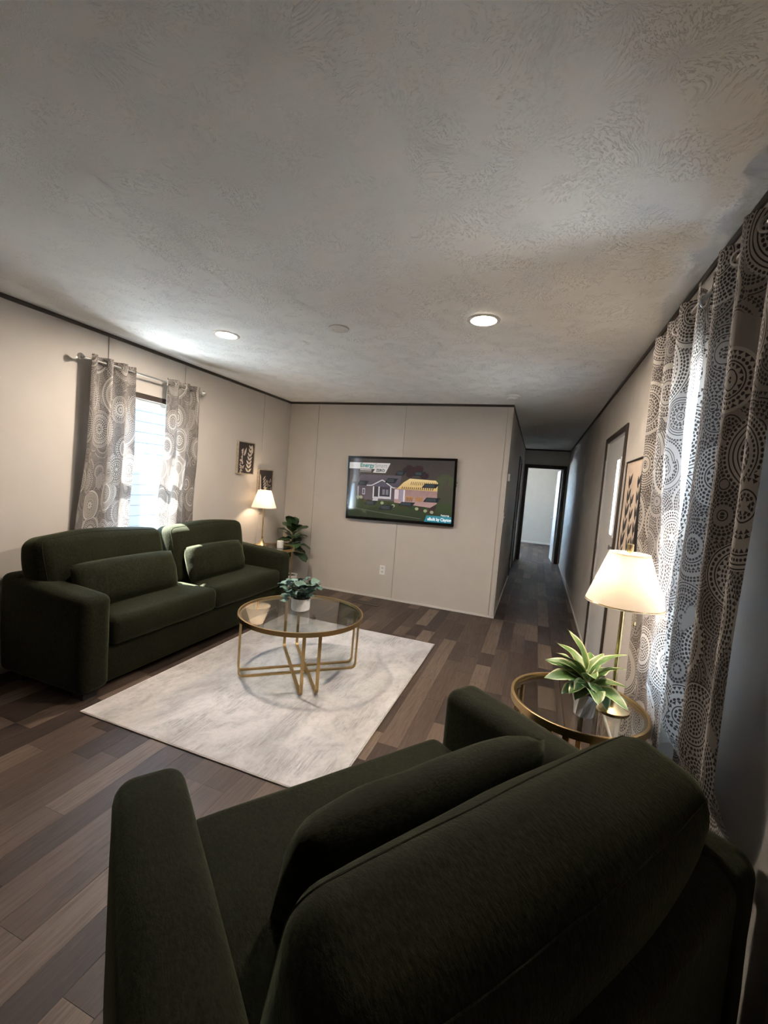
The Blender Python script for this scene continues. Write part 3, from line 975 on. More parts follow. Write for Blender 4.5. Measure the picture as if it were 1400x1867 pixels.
# ------------------------------------------------------------------ table lamps
def table_lamp(loc, label, pull_ang):
    r = empty('table_lamp', loc)
    lathe('base', [(0, 0), (0.066, 0), (0.068, 0.004), (0.067, 0.013), (0.060, 0.018), (0.046, 0.024), (0.032, 0.036), (0.022, 0.054), (0.0155, 0.078),
                   (0.0125, 0.104), (0.0135, 0.106), (0.0135, 0.112), (0.010, 0.114), (0, 0.114)], 'brass', r, 40)
    lathe('pole', [(0, 0.113), (0.0088, 0.113), (0.0088, 0.50), (0.012, 0.502), (0.012, 0.520), (0, 0.520)], 'brass', r, 20)
    sb, st, rb, rt = 0.453, 0.662, 0.146, 0.075
    lathe('shade', [(rb, sb), (rt, st), (rt - 0.0025, st), (rb - 0.0025, sb)], 'shade', r, 64, True, True, 0.6)
    tp = [(rt * 0.985 * math.cos(a), rt * 0.985 * math.sin(a), st - 0.006) for a in [2 * PI * k / 48 for k in range(48)]]
    tube('shade_ring', tp, 0.002, 'brass', r, 6, True)
    bp = [(rb * 0.985 * math.cos(a), rb * 0.985 * math.sin(a), sb + 0.005) for a in [2 * PI * k / 48 for k in range(48)]]
    tube('shade_ring', bp, 0.002, 'brass', r, 6, True)
    for k in range(3):
        a = 2 * PI * k / 3 + 0.5
        tube('spider_arm', [(0.004 * math.cos(a), 0.004 * math.sin(a), st - 0.012), (rt * 0.98 * math.cos(a), rt * 0.98 * math.sin(a), st - 0.006)], 0.0015, 'brass', r, 6)
    for s in (-1, 1):
        tube('harp', [(0, s * 0.011, 0.505), (0, s * 0.040, 0.535), (0, s * 0.046, 0.575), (0, s * 0.034, 0.62), (0, s * 0.004, st - 0.012)], 0.0015, 'brass', r, 6)
    lathe('bulb', [(0, 0.520), (0.012, 0.521), (0.014, 0.535), (0.026, 0.558), (0.030, 0.578), (0.024, 0.598), (0.012, 0.608), (0, 0.610)], 'bulb', r, 20)
    lathe('finial', [(0, st - 0.014), (0.005, st - 0.014), (0.005, st + 0.004), (0.0125, st + 0.005), (0.0125, st + 0.036), (0.011, st + 0.038), (0, st + 0.038)], 'brass', r, 20)
    px, py = 0.045 * math.cos(pull_ang), 0.045 * math.sin(pull_ang)
    tube('pull_chain', [(0.010 * math.cos(pull_ang), 0.010 * math.sin(pull_ang), 0.512), (px, py, 0.500), (px, py, 0.385)], 0.0012, 'brass', r, 6)
    lathe('pull_knob', [(0, -0.014), (0.005, -0.012), (0.006, -0.004), (0.003, 0.004), (0, 0.005)], 'brass', r, 12, loc=(px, py, 0.382))
    tag(r, label, 'lamp')
    return r
table_lamp((0.374, 1.955, TZ - 0.0035), 'brass table lamp with white shade beside the armchair', math.radians(-12))
table_lamp((-3.035, 4.275, TZ - 0.0035), 'brass table lamp with white shade in the corner behind the sofa', math.radians(205))

cd = empty('candle', (-2.80, 4.31, TZ - 0.0035))
lathe('candle_jar', [(0, 0), (0.036, 0), (0.038, 0.004), (0.038, 0.080), (0.035, 0.080), (0.035, 0.062), (0, 0.062)], 'ceramic', cd, 32)
lathe('wax', [(0, 0.0622), (0.0345, 0.0622), (0.0345, 0.066), (0, 0.067)], 'wax', cd, 32)
tube('wick', [(0, 0, 0.066), (0.001, 0, 0.076)], 0.001, 'soil', cd, 6)
tag(cd, 'small white jar candle on the corner side table', 'candle')

# ------------------------------------------------------------------ plants
def leaf_mesh(name, L, Wd, tipw, bend, fold, mat, nl=10, nw=4, peak=0.45, wave=0.0):
    """leaf starting at the origin, growing along +X, face up"""
    bm = bmesh.new()
    uvl = bm.loops.layers.uv.new('UVMap')
    g = []
    for i in range(nl + 1):
        t = i / nl
        wd = Wd * (math.sin(PI * min(1, (t ** (math.log(0.5) / math.log(peak))))) ** tipw) if 0 < t < 1 else 0.0
        wd = max(wd, 0.03 * Wd if t < 1 else 0.002 * Wd)
        a = bend * t
        x = L * (math.sin(a) / bend if abs(bend) > 1e-4 else t)
        z = -L * ((1 - math.cos(a)) / bend if abs(bend) > 1e-4 else 0)
        row = []
        for j in range(nw + 1):
            s = -1 + 2 * j / nw
            y = s * wd / 2
            zz = z + abs(s) * wd * fold + wave * Wd * abs(s) * math.sin(t * 13 + s)
            v = bm.verts.new((x, y, zz))
            row.append((v, (j / nw, t)))
        g.append(row)
    for i in range(nl):
        for j in range(nw):
            q = (g[i][j], g[i + 1][j], g[i + 1][j + 1], g[i][j + 1])
            f = bm.faces.new([k[0] for k in q])
            for lp, k in zip(f.loops, q):
                lp[uvl].uv = k[1]
            f.smooth = True
    me = bpy.data.meshes.new(name)
    bm.to_mesh(me); bm.free()
    me.materials.append(MAT[mat])
    return me

def put_leaf(me, name, par, p, az, el, roll=0.0, sc=1.0):
    o = bpy.data.objects.new(name, me)
    COL.objects.link(o)
    o.parent = par
    o.location = p
    m = Matrix.Rotation(az, 4, 'Z') @ Matrix.Rotation(-el, 4, 'Y') @ Matrix.Rotation(roll, 4, 'X')
    o.rotation_euler = m.to_euler()
    o.scale = (sc, sc, sc)
    return o

# variegated plant on the near side table
vp = empty('potted_plant', (0.260, 1.860, TZ - 0.0035))
vp.scale = (1.1, 1.1, 1.1)
bm = bmesh.new()
NS = 22
prof = [(0.034, 0.0), (0.037, 0.03), (0.043, 0.06), (0.050, 0.088), (0.046, 0.088), (0.043, 0.074)]
rings = []
for k, (rr, zz) in enumerate(prof):
    ring = []
    for a in range(NS):
        fl = 1.0 if a % 2 else 0.92
        th = 2 * PI * a / NS + (zz / 0.088) * 0.55
        hh = zz + (0.004 * (1 if a % 2 else -1) if k in (3, 4) else 0)
        ring.append(bm.verts.new((rr * fl * math.cos(th), rr * fl * math.sin(th), hh)))
    rings.append(ring)
for a, b in zip(rings[:-1], rings[1:]):
    for k in range(NS):
        j = (k + 1) % NS
        bm.faces.new((a[k], a[j], b[j], b[k]))
bm.faces.new(rings[0][::-1])
from_bm('pot', bm, 'ceramic', vp)
lathe('soil', [(0, 0.074), (0.0415, 0.073), (0.0415, 0.069), (0, 0.069)], 'soil', vp, 22)
lv = [leaf_mesh('leaf', 0.150, 0.066, 0.80, 0.95, 0.16, 'varieg', 12, 6, 0.42, 0.05), leaf_mesh('leaf', 0.125, 0.066, 0.80, 1.1, 0.12, 'varieg', 12, 6, 0.45, 0.06),
      leaf_mesh('leaf', 0.155, 0.052, 0.85, 0.8, 0.2, 'varieg', 12, 6, 0.40, 0.04)]
rg = random.Random(5)
spec = []
for k in range(9): spec.append((k * 40 + rg.uniform(-12, 12), rg.uniform(26, 44), 0))
for k in range(7): spec.append((k * 51 + 20 + rg.uniform(-14, 14), rg.uniform(42, 62), 2))
for k in range(7): spec.append((k * 51 + 5 + rg.uniform(-14, 14), rg.uniform(14, 28), 1))
spec.append((150, 82, 2)); spec.append((60, 60, 2))
for az, el, kd in spec:
    h0 = 0.092 + rg.uniform(0.0, 0.035) + (0.03 if kd == 2 else 0)
    a = math.radians(az)
    put_leaf(lv[kd], 'leaf', vp, (0.010 * math.cos(a), 0.010 * math.sin(a), h0), a, math.radians(el), rg.uniform(-0.3, 0.3), rg.uniform(0.85, 1.12))
tube('stem', [(0, 0, 0.070), (0.002, 0.001, 0.125)], 0.008, 'stem', vp, 8)
tag(vp, 'yellow green variegated plant in a small ribbed white pot', 'plant')

# round leaf plant on the coffee table
ep = empty('potted_plant', (-1.600, 2.790, 0.0095 + 0.4465))
lathe('pot', [(0, 0), (0.062, 0), (0.068, 0.006), (0.070, 0.020), (0.070, 0.092), (0.065, 0.092), (0.065, 0.078), (0, 0.078)], 'marble', ep, 40)
lathe('soil', [(0, 0.0785), (0.0645, 0.0785), (0.0645, 0.082), (0, 0.083)], 'soil', ep, 32)
el_ = [leaf_mesh('leaf', 0.054, 0.056, 0.45, 0.5, 0.10, 'euca', 7, 4, 0.5), leaf_mesh('leaf', 0.070, 0.072, 0.45, 0.6, 0.08, 'euca', 7, 4, 0.5), leaf_mesh('leaf', 0.034, 0.030, 0.6, 0.3, 0.1, 'euca', 7, 4, 0.5)]
rg = random.Random(9)
for k in range(22):
    az = 2 * PI * k / 22 * 3 + rg.uniform(-0.2, 0.2)
    rise = rg.uniform(0.05, 0.145); out = rg.uniform(0.03, 0.125); drop = rg.uniform(0.0, 0.09) if k % 3 == 0 else rg.uniform(-0.02, 0.03)
    if k in (2, 11): out = 0.165; drop = 0.06
    pts = []
    for i in range(7):
        t = i / 6
        pts.append(Vector((math.cos(az) * (0.02 + out * t), math.sin(az) * (0.02 + out * t), 0.082 + rise * math.sin(min(1, t * 1.3) * PI / 2) - drop * t ** 2.2)))
    tube('stem', pts, 0.0016, 'stem', ep, 5)
    for i in range(2, 7):
        for s in (-1, 1):
            if i == 6 and s == 1: continue
            put_leaf(el_[2 if i >= 6 else rg.choice((0, 0, 1))], 'leaf', ep, pts[i], az + s * rg.uniform(0.6, 1.5), rg.uniform(-0.1, 0.8), rg.uniform(-0.5, 0.5), rg.uniform(0.75, 1.05))
tag(ep, 'blue green round leaf plant in a white pot on the coffee table', 'plant')

# fiddle leaf fig on the floor in the corner
fp = empty('potted_plant', (-2.925, 4.775, 0.0005))
lathe('pot', [(0, 0), (0.070, 0), (0.074, 0.006), (0.092, 0.165), (0.094, 0.175), (0.087, 0.175), (0.084, 0.150), (0, 0.150)], 'ceramic', fp, 40)
lathe('soil', [(0, 0.1505), (0.083, 0.1505), (0.083, 0.155), (0, 0.157)], 'soil', fp, 32)
fl = [leaf_mesh('leaf', 0.26, 0.185, 0.60, 0.9, 0.07, 'fig', 10, 6, 0.60, 0.05), leaf_mesh('leaf', 0.225, 0.165, 0.60, 0.6, 0.08, 'fig', 10, 6, 0.60, 0.05)]
tube('trunk', [(0, 0, 0.150), (0.006, 0.004, 0.35), (-0.004, 0.0, 0.60), (0.0, 0.003, 0.80)], [0.010, 0.008, 0.006, 0.004], 'stem', fp, 8)
rg = random.Random(21)
for k in range(30):
    t = k / 29
    az = k * 2.4 + rg.uniform(-0.25, 0.25)
    z = 0.46 + 0.34 * t
    elv = math.radians(2 + 58 * t + rg.uniform(-10, 10))
    if k > 26: elv = math.radians(80)
    sc = rg.uniform(0.85, 1.08) * (1 - 0.15 * t)
    if math.cos(az) < -0.35 or math.sin(az) > 0.45: sc *= 0.80      # toward the walls
    pos = Vector((0.02 * math.cos(az), 0.02 * math.sin(az), z))
    put_leaf(fl[k % 2], 'leaf', fp, pos, az, elv, rg.uniform(-0.4, 0.4), sc)
tag(fp, 'dark leafy fig plant in a white pot in the corner', 'plant')

# ------------------------------------------------------------------ television
tv = empty('television', (-1.590, YB - 0.001, 1.387))
tv.rotation_euler = (0, -math.radians(1.7), 0)
TW, TH = 1.385, 0.792
box('back_case', -TW / 2 + 0.05, TW / 2 - 0.05, -0.035, 0.0, -TH / 2 + 0.06, TH / 2 - 0.06, 'tv_body', tv, 0.006)
BZ = 0.028
fr = bmesh.new()
yF, yK = -0.062, -0.034
add_box(fr, -TW / 2, TW / 2, yK, yF, -TH / 2, -TH / 2 + BZ + 0.006)
add_box(fr, -TW / 2, TW / 2, yK, yF, TH / 2 - BZ, TH / 2)
add_box(fr, -TW / 2, -TW / 2 + BZ, yK, yF, -TH / 2 + BZ + 0.006, TH / 2 - BZ)
add_box(fr, TW / 2 - BZ, TW / 2, yK, yF, -TH / 2 + BZ + 0.006, TH / 2 - BZ)
bmesh.ops.recalc_face_normals(fr, faces=fr.faces[:])
from_bm('bezel', fr, 'tv_body', tv)
SW, SH = TW - 2 * BZ, TH - 2 * BZ - 0.006
SZ0 = -TH / 2 + BZ + 0.006
def S(u, v, lay=0):
    return Vector((-SW / 2 + u * SW, -0.0575 - 0.0001 * lay, SZ0 + v * SH))
bm = bmesh.new()
cl = bm.loops.layers.color.new('Col')
LAY = [0]
def poly(pts, col, col2=None):
    LAY[0] += 1
    vs = [bm.verts.new(S(u, v, LAY[0])) for u, v in pts]
    f = bm.faces.new(vs)
    vmin = min(p[1] for p in pts); vmax = max(p[1] for p in pts)
    for lp, (u, v) in zip(f.loops, pts):
        t = (v - vmin) / max(1e-6, vmax - vmin)
        c = col if col2 is None else tuple(col[k] * (1 - t) + col2[k] * t for k in range(3))
        lp[cl] = (*c, 1)
def rect(u0, u1, v0, v1, col, col2=None):
    poly([(u0, v0), (u1, v0), (u1, v1), (u0, v1)], col, col2)
def disc(u, v, ru, rv, col, n=14):
    poly([(u + ru * math.cos(2 * PI * k / n), v + rv * math.sin(2 * PI * k / n)) for k in range(n)], col)
def lin(c): return tuple(x / 255 for x in c)          # stored as sRGB byte colour
def pl(pts, w, col):
    for (a, b), (c, d) in zip(pts[:-1], pts[1:]):
        L = math.hypot(c - a, (d - b) * 0.55) or 1
        nx, ny = -(d - b) * 0.55 / L * w, (c - a) / L * w / 0.55
        poly([(a - nx, b - ny), (c - nx, d - ny), (c + nx, d + ny), (a + nx, b + ny)], col)
rect(0, 1, 0.62, 1, lin((74, 66, 60)), lin((62, 56, 54)))
rect(0, 1, 0.30, 0.62, lin((66, 68, 54)), lin((76, 68, 60)))
rect(0, 1, 0.0, 0.30, lin((48, 54, 40)), lin((62, 72, 46)))
rg = random.Random(3)
for k in range(16):
    disc(rg.uniform(0.54, 0.74), rg.uniform(0.74, 0.86), rg.uniform(0.02, 0.05), rg.uniform(0.03, 0.06), lin((48 + rg.randint(0, 14), 40, 42)))
for k in range(10):
    disc(rg.uniform(0.84, 1.0), rg.uniform(0.55, 0.75), rg.uniform(0.02, 0.05), rg.uniform(0.03, 0.07), lin((72, 70 + rg.randint(0, 10), 56)))
# house
rect(0.09, 0.47, 0.30, 0.54, lin((96, 84, 88)), lin((84, 74, 80)))
poly([(0.06, 0.535), (0.12, 0.73), (0.52, 0.73), (0.50, 0.53)], lin((78, 72, 80)), lin((92, 84, 90)))
poly([(0.23, 0.54), (0.335, 0.645), (0.44, 0.52)], lin((86, 80, 92)))
pl([(0.18, 0.545), (0.23, 0.548), (0.335, 0.648), (0.44, 0.525), (0.50, 0.522)], 0.004, lin((206, 200, 198)))
rect(0.25, 0.42, 0.33, 0.53, lin((62, 56, 62)))
for u in (0.245, 0.30, 0.415):
    rect(u, u + 0.012, 0.33, 0.535, lin((206, 200, 200)))
rect(0.30, 0.425, 0.33, 0.37, lin((190, 182, 184)))
poly([(0.24, 0.28), (0.30, 0.28), (0.30, 0.36), (0.26, 0.36)], lin((186, 178, 180)))
rect(0.34, 0.365, 0.40, 0.49, lin((120, 116, 126))); rect(0.375, 0.40, 0.40, 0.49, lin((120, 116, 126)))
rect(0.14, 0.165, 0.39, 0.49, lin((206, 202, 204))); rect(0.144, 0.161, 0.40, 0.48, lin((84, 80, 92)))
rect(0.09, 0.10, 0.30, 0.52, lin((170, 160, 165)))
# cut-away right end
poly([(0.46, 0.28), (0.80, 0.23), (0.86, 0.30), (0.86, 0.53), (0.46, 0.53)], lin((176, 142, 136)), lin((150, 118, 112)))
rect(0.46, 0.50, 0.34, 0.50, lin((206, 190, 192))); rect(0.51, 0.54, 0.30, 0.50, lin((150, 142, 156))); rect(0.545, 0.56, 0.30, 0.50, lin((214, 204, 206)))
rect(0.57, 0.64, 0.33, 0.40, lin((178, 132, 92))); rect(0.66, 0.73, 0.32, 0.39, lin((168, 122, 86)))
for k in range(5): rect(0.575 + k * 0.013, 0.580 + k * 0.013, 0.31, 0.38, lin((96, 70, 56)))
rect(0.62, 0.70, 0.40, 0.50, lin((160, 128, 122)))
poly([(0.48, 0.51), (0.54, 0.62), (0.60, 0.69), (0.84, 0.675), (0.86, 0.64), (0.86, 0.50)], lin((206, 172, 112)), lin((226, 196, 140)))
for k in range(16):
    u = 0.525 + k * 0.019
    poly([(u, 0.512), (u + 0.008, 0.512), (u + 0.014, 0.55), (u + 0.006, 0.55)], lin((84, 64, 50)))
for k in range(14):
    u = 0.61 + k * 0.0175
    poly([(u, 0.585), (u + 0.006, 0.585), (u + 0.012, 0.64), (u + 0.006, 0.64)], lin((110, 84, 56)))
# garden
poly([(0.46, 0.27), (0.80, 0.22), (0.86, 0.29), (0.84, 0.12), (0.70, 0.17)], lin((64, 48, 46)))
for k in range(34):
    u = 0.08 + 0.72 * rg.random()
    disc(u, 0.29 - 0.13 * u + rg.uniform(-0.02, 0.03), rg.uniform(0.008, 0.02), rg.uniform(0.014, 0.03), lin((46 + rg.randint(0, 30), 52 + rg.randint(0, 20), 40)))
for u, v in ((0.345, 0.26), (0.455, 0.225), (0.68, 0.20), (0.82, 0.16), (0.13, 0.34), (0.10, 0.34), (0.76, 0.175)):
    disc(u, v, 0.017, 0.026, lin((150, 154, 120)))
pl([(0.0, 0.16), (0.30, 0.10), (0.72, 0.04)], 0.003, lin((92, 92, 78)))
# callout boxes
def call(u, v, w, h):
    poly([(u, v), (u + w, v), (u + w + 0.03, v + h), (u + 0.03, v + h)], lin((38, 42, 44)))
    for k in range(3):
        rect(u + 0.025, u + w * 0.9, v + h * (0.25 + 0.22 * k), v + h * (0.32 + 0.22 * k), lin((92, 98, 100)))
for a in ((0.455, 0.735, 0.085, 0.075), (0.625, 0.74, 0.09, 0.07), (0.36, 0.60, 0.10, 0.08), (0.715, 0.55, 0.13, 0.07), (0.735, 0.32, 0.13, 0.075),
          (0.165, 0.215, 0.105, 0.075), (0.315, 0.145, 0.12, 0.085), (0.505, 0.235, 0.13, 0.065), (0.085, 0.545, 0.09, 0.075)):
    call(*a)
# lettering panels
poly([(0.105, 0.785), (0.225, 0.785), (0.24, 0.83), (0.105, 0.83)], lin((92, 84, 82)))
poly([(0.0, 0.93), (0.41, 0.93), (0.365, 0.765), (0.24, 0.765), (0.26, 0.825), (0.0, 0.825)], lin((196, 190, 184)))
for k in range(9):
    rect(0.113 + k * 0.0125, 0.121 + k * 0.0125, 0.798, 0.816, lin((206, 200, 198)))
rect(0.11, 0.225, 0.770, 0.780, lin((150, 144, 140)))
poly([(0.755, 0.0), (1.0, 0.0), (1.0, 0.105), (0.775, 0.105)], lin((40, 122, 140)), lin((66, 138, 150)))
sc_o = from_bm('screen_picture', bm, 'screen', tv)
base = bmesh.new()
cl2 = base.loops.layers.color.new('Col')
vs = [base.verts.new(Vector((-SW / 2 + u * SW, -0.0574, SZ0 + v * SH))) for u, v in ((0, 0), (1, 0), (1, 1), (0, 1))]
vs2 = [base.verts.new(Vector((v.co.x, -0.036, v.co.z))) for v in vs]
for f in ((0, 1, 2, 3),): base.faces.new([vs[k] for k in f])
base.faces.new([vs2[k] for k in (3, 2, 1, 0)])
for k in range(4):
    base.faces.new((vs[k], vs2[k], vs2[(k + 1) % 4], vs[(k + 1) % 4]))
for f in base.faces:
    for lp in f.loops: lp[cl2] = (0.15, 0.15, 0.14, 1)
from_bm('screen_glass', base, 'screen', tv)

def text(name, body, size, par, loc, rot, mat, align='LEFT', extr=0.0002, off=0.0, sx=1.0):
    cu = bpy.data.curves.new(name, 'FONT')
    cu.body = body; cu.size = size; cu.align_x = align; cu.extrude = extr; cu.offset = off
    t = bpy.data.objects.new(name, cu)
    COL.objects.link(t)
    dg = bpy.context.evaluated_depsgraph_get()
    me = bpy.data.meshes.new_from_object(t.evaluated_get(dg))
    bpy.data.objects.remove(t)
    me.materials.clear()
    me.materials.append(mat)
    o = bpy.data.objects.new(name, me)
    COL.objects.link(o)
    o.parent = par; o.location = loc; o.rotation_euler = rot; o.scale = (sx, 1, 1)
    return o
def txtmat(name, c):
    return emit(name, tuple((x / 255) ** 2.2 for x in c), 0.46)
T_TEAL = txtmat('teal_lettering', (56, 116, 112)); T_GREY = txtmat('grey_lettering', (128, 132, 132)); T_DARK = txtmat('dark_lettering', (48, 60, 62)); T_WHITE = txtmat('white_lettering', (236, 240, 240))
ROT = (PI / 2, 0, 0)
def T(u, v, lay=0):
    p = S(u, v, 160); return (p.x, p.y - 0.0006, p.z)
YT = LAY[0]
def tt(name, body, size, u, v, mat, off=0.0, sx=1.0):
    p = S(u, v, YT + 4)
    return text(name, body, size, tv, (p.x, p.y, p.z), ROT, mat, 'LEFT', 0.0, off, sx)
tt('lettering', 'Energy', 0.070, 0.110, 0.855, T_TEAL, 0.0016, 0.98)
tt('lettering', 'Smart', 0.070, 0.258, 0.855, T_GREY, 0.0, 0.98)
tt('lettering', 'ZERO', 0.044, 0.272, 0.785, T_DARK, 0.0014, 1.0)
tt('lettering', 'Featuring', 0.026, 0.905, 0.110, T_WHITE, 0.0003)
tt('lettering', 'eBuilt by Clayton', 0.050, 0.785, 0.028, T_WHITE, 0.0012, 0.82)
tag(tv, 'black framed television showing a house on the back wall', 'television')

# ------------------------------------------------------------------ pictures
def flat_poly(bm, pts, z):
    return bm.faces.new([bm.verts.new((a, b, z)) for a, b in pts])
def leaf2d(bm, x, y, L, W, ang, z, n=8):
    ca, sa = math.cos(ang), math.sin(ang)
    up, dn = [], []
    for i in range(n + 1):
        t = i / n
        w = W / 2 * math.sin(PI * t ** 0.8)
        up.append((x + L * t * ca - w * sa, y + L * t * sa + w * ca))
        if 0 < i < n: dn.append((x + L * t * ca + w * sa, y + L * t * sa - w * ca))
    flat_poly(bm, up + dn[::-1], z)

def picture(name, w, h, fw_, depth, fmat, pmat, loc, rot, label):
    """local: x right, y up, z out of the wall"""
    r = empty(name, loc)
    r.rotation_euler = rot
    for (a, b, c, d) in ((-w / 2, w / 2, -h / 2, -h / 2 + fw_), (-w / 2, w / 2, h / 2 - fw_, h / 2), (-w / 2, -w / 2 + fw_, -h / 2 + fw_, h / 2 - fw_), (w / 2 - fw_, w / 2, -h / 2 + fw_, h / 2 - fw_)):
        box('frame_bar', a, b, c, d, 0.0005, depth, fmat, r, 0.0015, 1)
    box('print', -w / 2 + fw_, w / 2 - fw_, -h / 2 + fw_, h / 2 - fw_, 0.001, depth - 0.006, pmat, r)
    tag(r, label, 'picture')
    return r

RL = (PI / 2, 0, PI / 2)           # on the left wall: x -> +y, z -> +x
pA = picture('framed_print', 0.300, 0.375, 0.012, 0.030, 'frame_wood', 'art_dark', (XL, 4.110, 1.617), RL, 'dark botanical print hanging higher and nearer the curtains')
pB = picture('framed_print', 0.300, 0.375, 0.012, 0.030, 'frame_wood', 'art_dark', (XL, 4.510, 1.320), RL, 'dark botanical print hanging lower behind the corner lamp')
rg = random.Random(4)
bm = bmesh.new(); z = 0.0246
for k in range(7):
    t = k / 6
    for s in (-1, 1):
        leaf2d(bm, 0.045 + 0.03 * t, -0.16 + 0.27 * t, 0.075 - 0.02 * t, 0.026, PI / 2 - s * (0.9 - 0.35 * t) + rg.uniform(-0.1, 0.1), z + 0.0002 * rg.random())
for k in range(46):
    t = rg.random()
    leaf2d(bm, -0.075 + rg.uniform(-0.035, 0.035) * (1.1 - t), -0.17 + 0.27 * t, 0.024, 0.014, rg.uniform(0, 2 * PI), z + 0.0002 * rg.random(), 5)
leaf2d(bm, -0.04, 0.02, 0.11, 0.030, 1.2, z); leaf2d(bm, 0.10, 0.05, 0.10, 0.035, 1.5, z)
o = from_bm('leaf_drawing', bm, 'art_cream', pA)
bm = bmesh.new()
for k in range(7):
    t = k / 6
    for s in (-1, 1):
        leaf2d(bm, -0.05 - 0.03 * t + 0.02 * s, -0.15 + 0.20 * t, 0.10 - 0.02 * t, 0.022, PI / 2 - s * (0.8 - 0.3 * t) - 0.25, z + 0.0002 * rg.random())
for k in range(45):
    t = rg.random()
    leaf2d(bm, 0.06 + rg.uniform(-0.05, 0.06), -0.16 + 0.22 * t, 0.024, 0.013, rg.uniform(0, 2 * PI), z + 0.0002 * rg.random(), 5)
from_bm('leaf_drawing', bm, 'art_cream', pB)

RR = (PI / 2, 0, -PI / 2)          # on the right wall
pR = picture('framed_print', 0.50, 0.75, 0.012, 0.022, 'black', 'art_tan', (XR, 3.075, 1.360), RR, 'tan print of a black leaf sprig between entry door and curtains')
bm = bmesh.new(); z = 0.0166
def sprig(x0, y0, x1, y1, n, L):
    for k in range(n):
        t = k / (n - 1)
        x = x0 + (x1 - x0) * t + 0.02 * math.sin(t * 3); y = y0 + (y1 - y0) * t
        for s in (-1, 1):
            leaf2d(bm, x, y + 0.012 * s, L * (1 - 0.25 * t), L * 0.36, PI / 2 - s * 0.55 - 0.15, z)
    flat_poly(bm, [(x0 - 0.003, y0 - 0.05), (x0 + 0.003, y0 - 0.05), (x1 + 0.022, y1), (x1 + 0.018, y1)], z + 0.0002)
sprig(-0.165, -0.30, -0.09, 0.20, 6, 0.135)
sprig(0.04, -0.30, 0.02, 0.08, 5, 0.115)
sprig(0.16, -0.28, 0.17, 0.20, 6, 0.115)
from_bm('leaf_drawing', bm, 'art_black', pR)

# ------------------------------------------------------------------ curtains
def curtain(name, face, sgn, yt, yb, zt, zb, folds, cloth_w, off_t, off_b, amp_t, amp_b, label, rod_z, seed, ph=0.0, zpress=None, flare=1.0, avoid=()):
    """sgn: +1 cloth stands at +x from the wall face. yt/yb: (start, end) at top and bottom"""
    r = empty(name, (face, (yt[0] + yt[1]) / 2, zb))
    ox, oy, oz = r.location
    NX, NZ = folds * 18, 44
    bm = bmesh.new()
    uvl = bm.loops.layers.uv.new('UVMap')
    rnd = [random.Random(seed + k).uniform(0.75, 1.25) for k in range(folds * 2 + 2)]
    g = []
    for j in range(NZ + 1):
        tz = j / NZ                       # 0 top, 1 bottom
        z = zt + (zb - zt) * tz
        k = tz ** flare
        kp = k if zpress is None else max(0.0, min(1.0, (zpress[0] - z) / (zpress[0] - zpress[1])))
        kp = kp * kp * (3 - 2 * kp)
        off = off_t + (off_b - off_t) * kp
        amp = amp_t + (amp_b - amp_t) * kp
        a0, a1 = yt[0] + (yb[0] - yt[0]) * k, yt[1] + (yb[1] - yt[1]) * k
        row = []
        for i in range(NX + 1):
            s = i / NX
            ph_s = s * folds * 2 * PI + ph
            loose = min(1, tz * 2.5)
            wob = 0.35 * loose * noise.noise(Vector((s * 5 + seed, tz * 2.0, 0)))
            sn = math.sin(ph_s + wob)
            fold = math.copysign(abs(sn) ** 0.8, sn) * amp * rnd[int(s * folds * 2 - 1e-6) if s > 0 else 0]
            fold = fold * (1 - 0.25 * loose) + 0.35 * loose * amp * noise.noise(Vector((s * 9 + seed, tz * 3, 7)))
            bx_ = face + sgn * max(0.008, off + fold)
            y = a0 + (a1 - a0) * s + 0.25 * amp * math.cos(ph_s * 1.0 + wob) * loose
            # the cloth gives way to the lamp shade and table rim that stand against it
            for (ax, ay, r_at) in avoid:
                rr_ = r_at(z) + 0.006
                if rr_ > 0.01 and abs(y - ay) < rr_:
                    bx_ = min(face - 0.006, max(bx_, ax + math.sqrt(rr_ * rr_ - (y - ay) ** 2)))
            v = bm.verts.new((bx_ - ox, y - oy, z - oz))
            row.append((v, (s * cloth_w + seed * 0.37, z)))
        g.append(row)
    for j in range(NZ):
        for i in range(NX):
            q = (g[j][i], g[j + 1][i], g[j + 1][i + 1], g[j][i + 1])
            f = bm.faces.new([a[0] for a in q])
            f.smooth = True
            for lp, a in zip(f.loops, q): lp[uvl].uv = a[1]
    from_bm('cloth', bm, 'curtain', r)
    # grommets where the cloth crosses the rod
    for k in range(folds * 2):
        s = (k * PI - ph) / (2 * PI * folds)
        while s < 0.02: s += 1.0 / folds * 1
        if s > 0.99: continue
        y = yt[0] + (yt[1] - yt[0]) * s
        nb = 18
        dirn = 1 if (k % 2 == 0) else -1
        slope = math.atan2(amp_t * 2 * PI * folds * dirn * 0.8, (yt[1] - yt[0]))
        tg = Vector((sgn * math.sin(slope), math.cos(slope), 0))
        pts = [Vector((face + sgn * off_t - ox, y - oy, rod_z - oz)) + (tg * math.cos(2 * PI * a / nb) + Vector((0, 0, 1)) * math.sin(2 * PI * a / nb)) * 0.021 for a in range(nb)]
        tube('grommet', pts, 0.0045, 'nickel', r, 8, True)
    tag(r, label, 'curtain', 'doily print curtain panels')
    return r

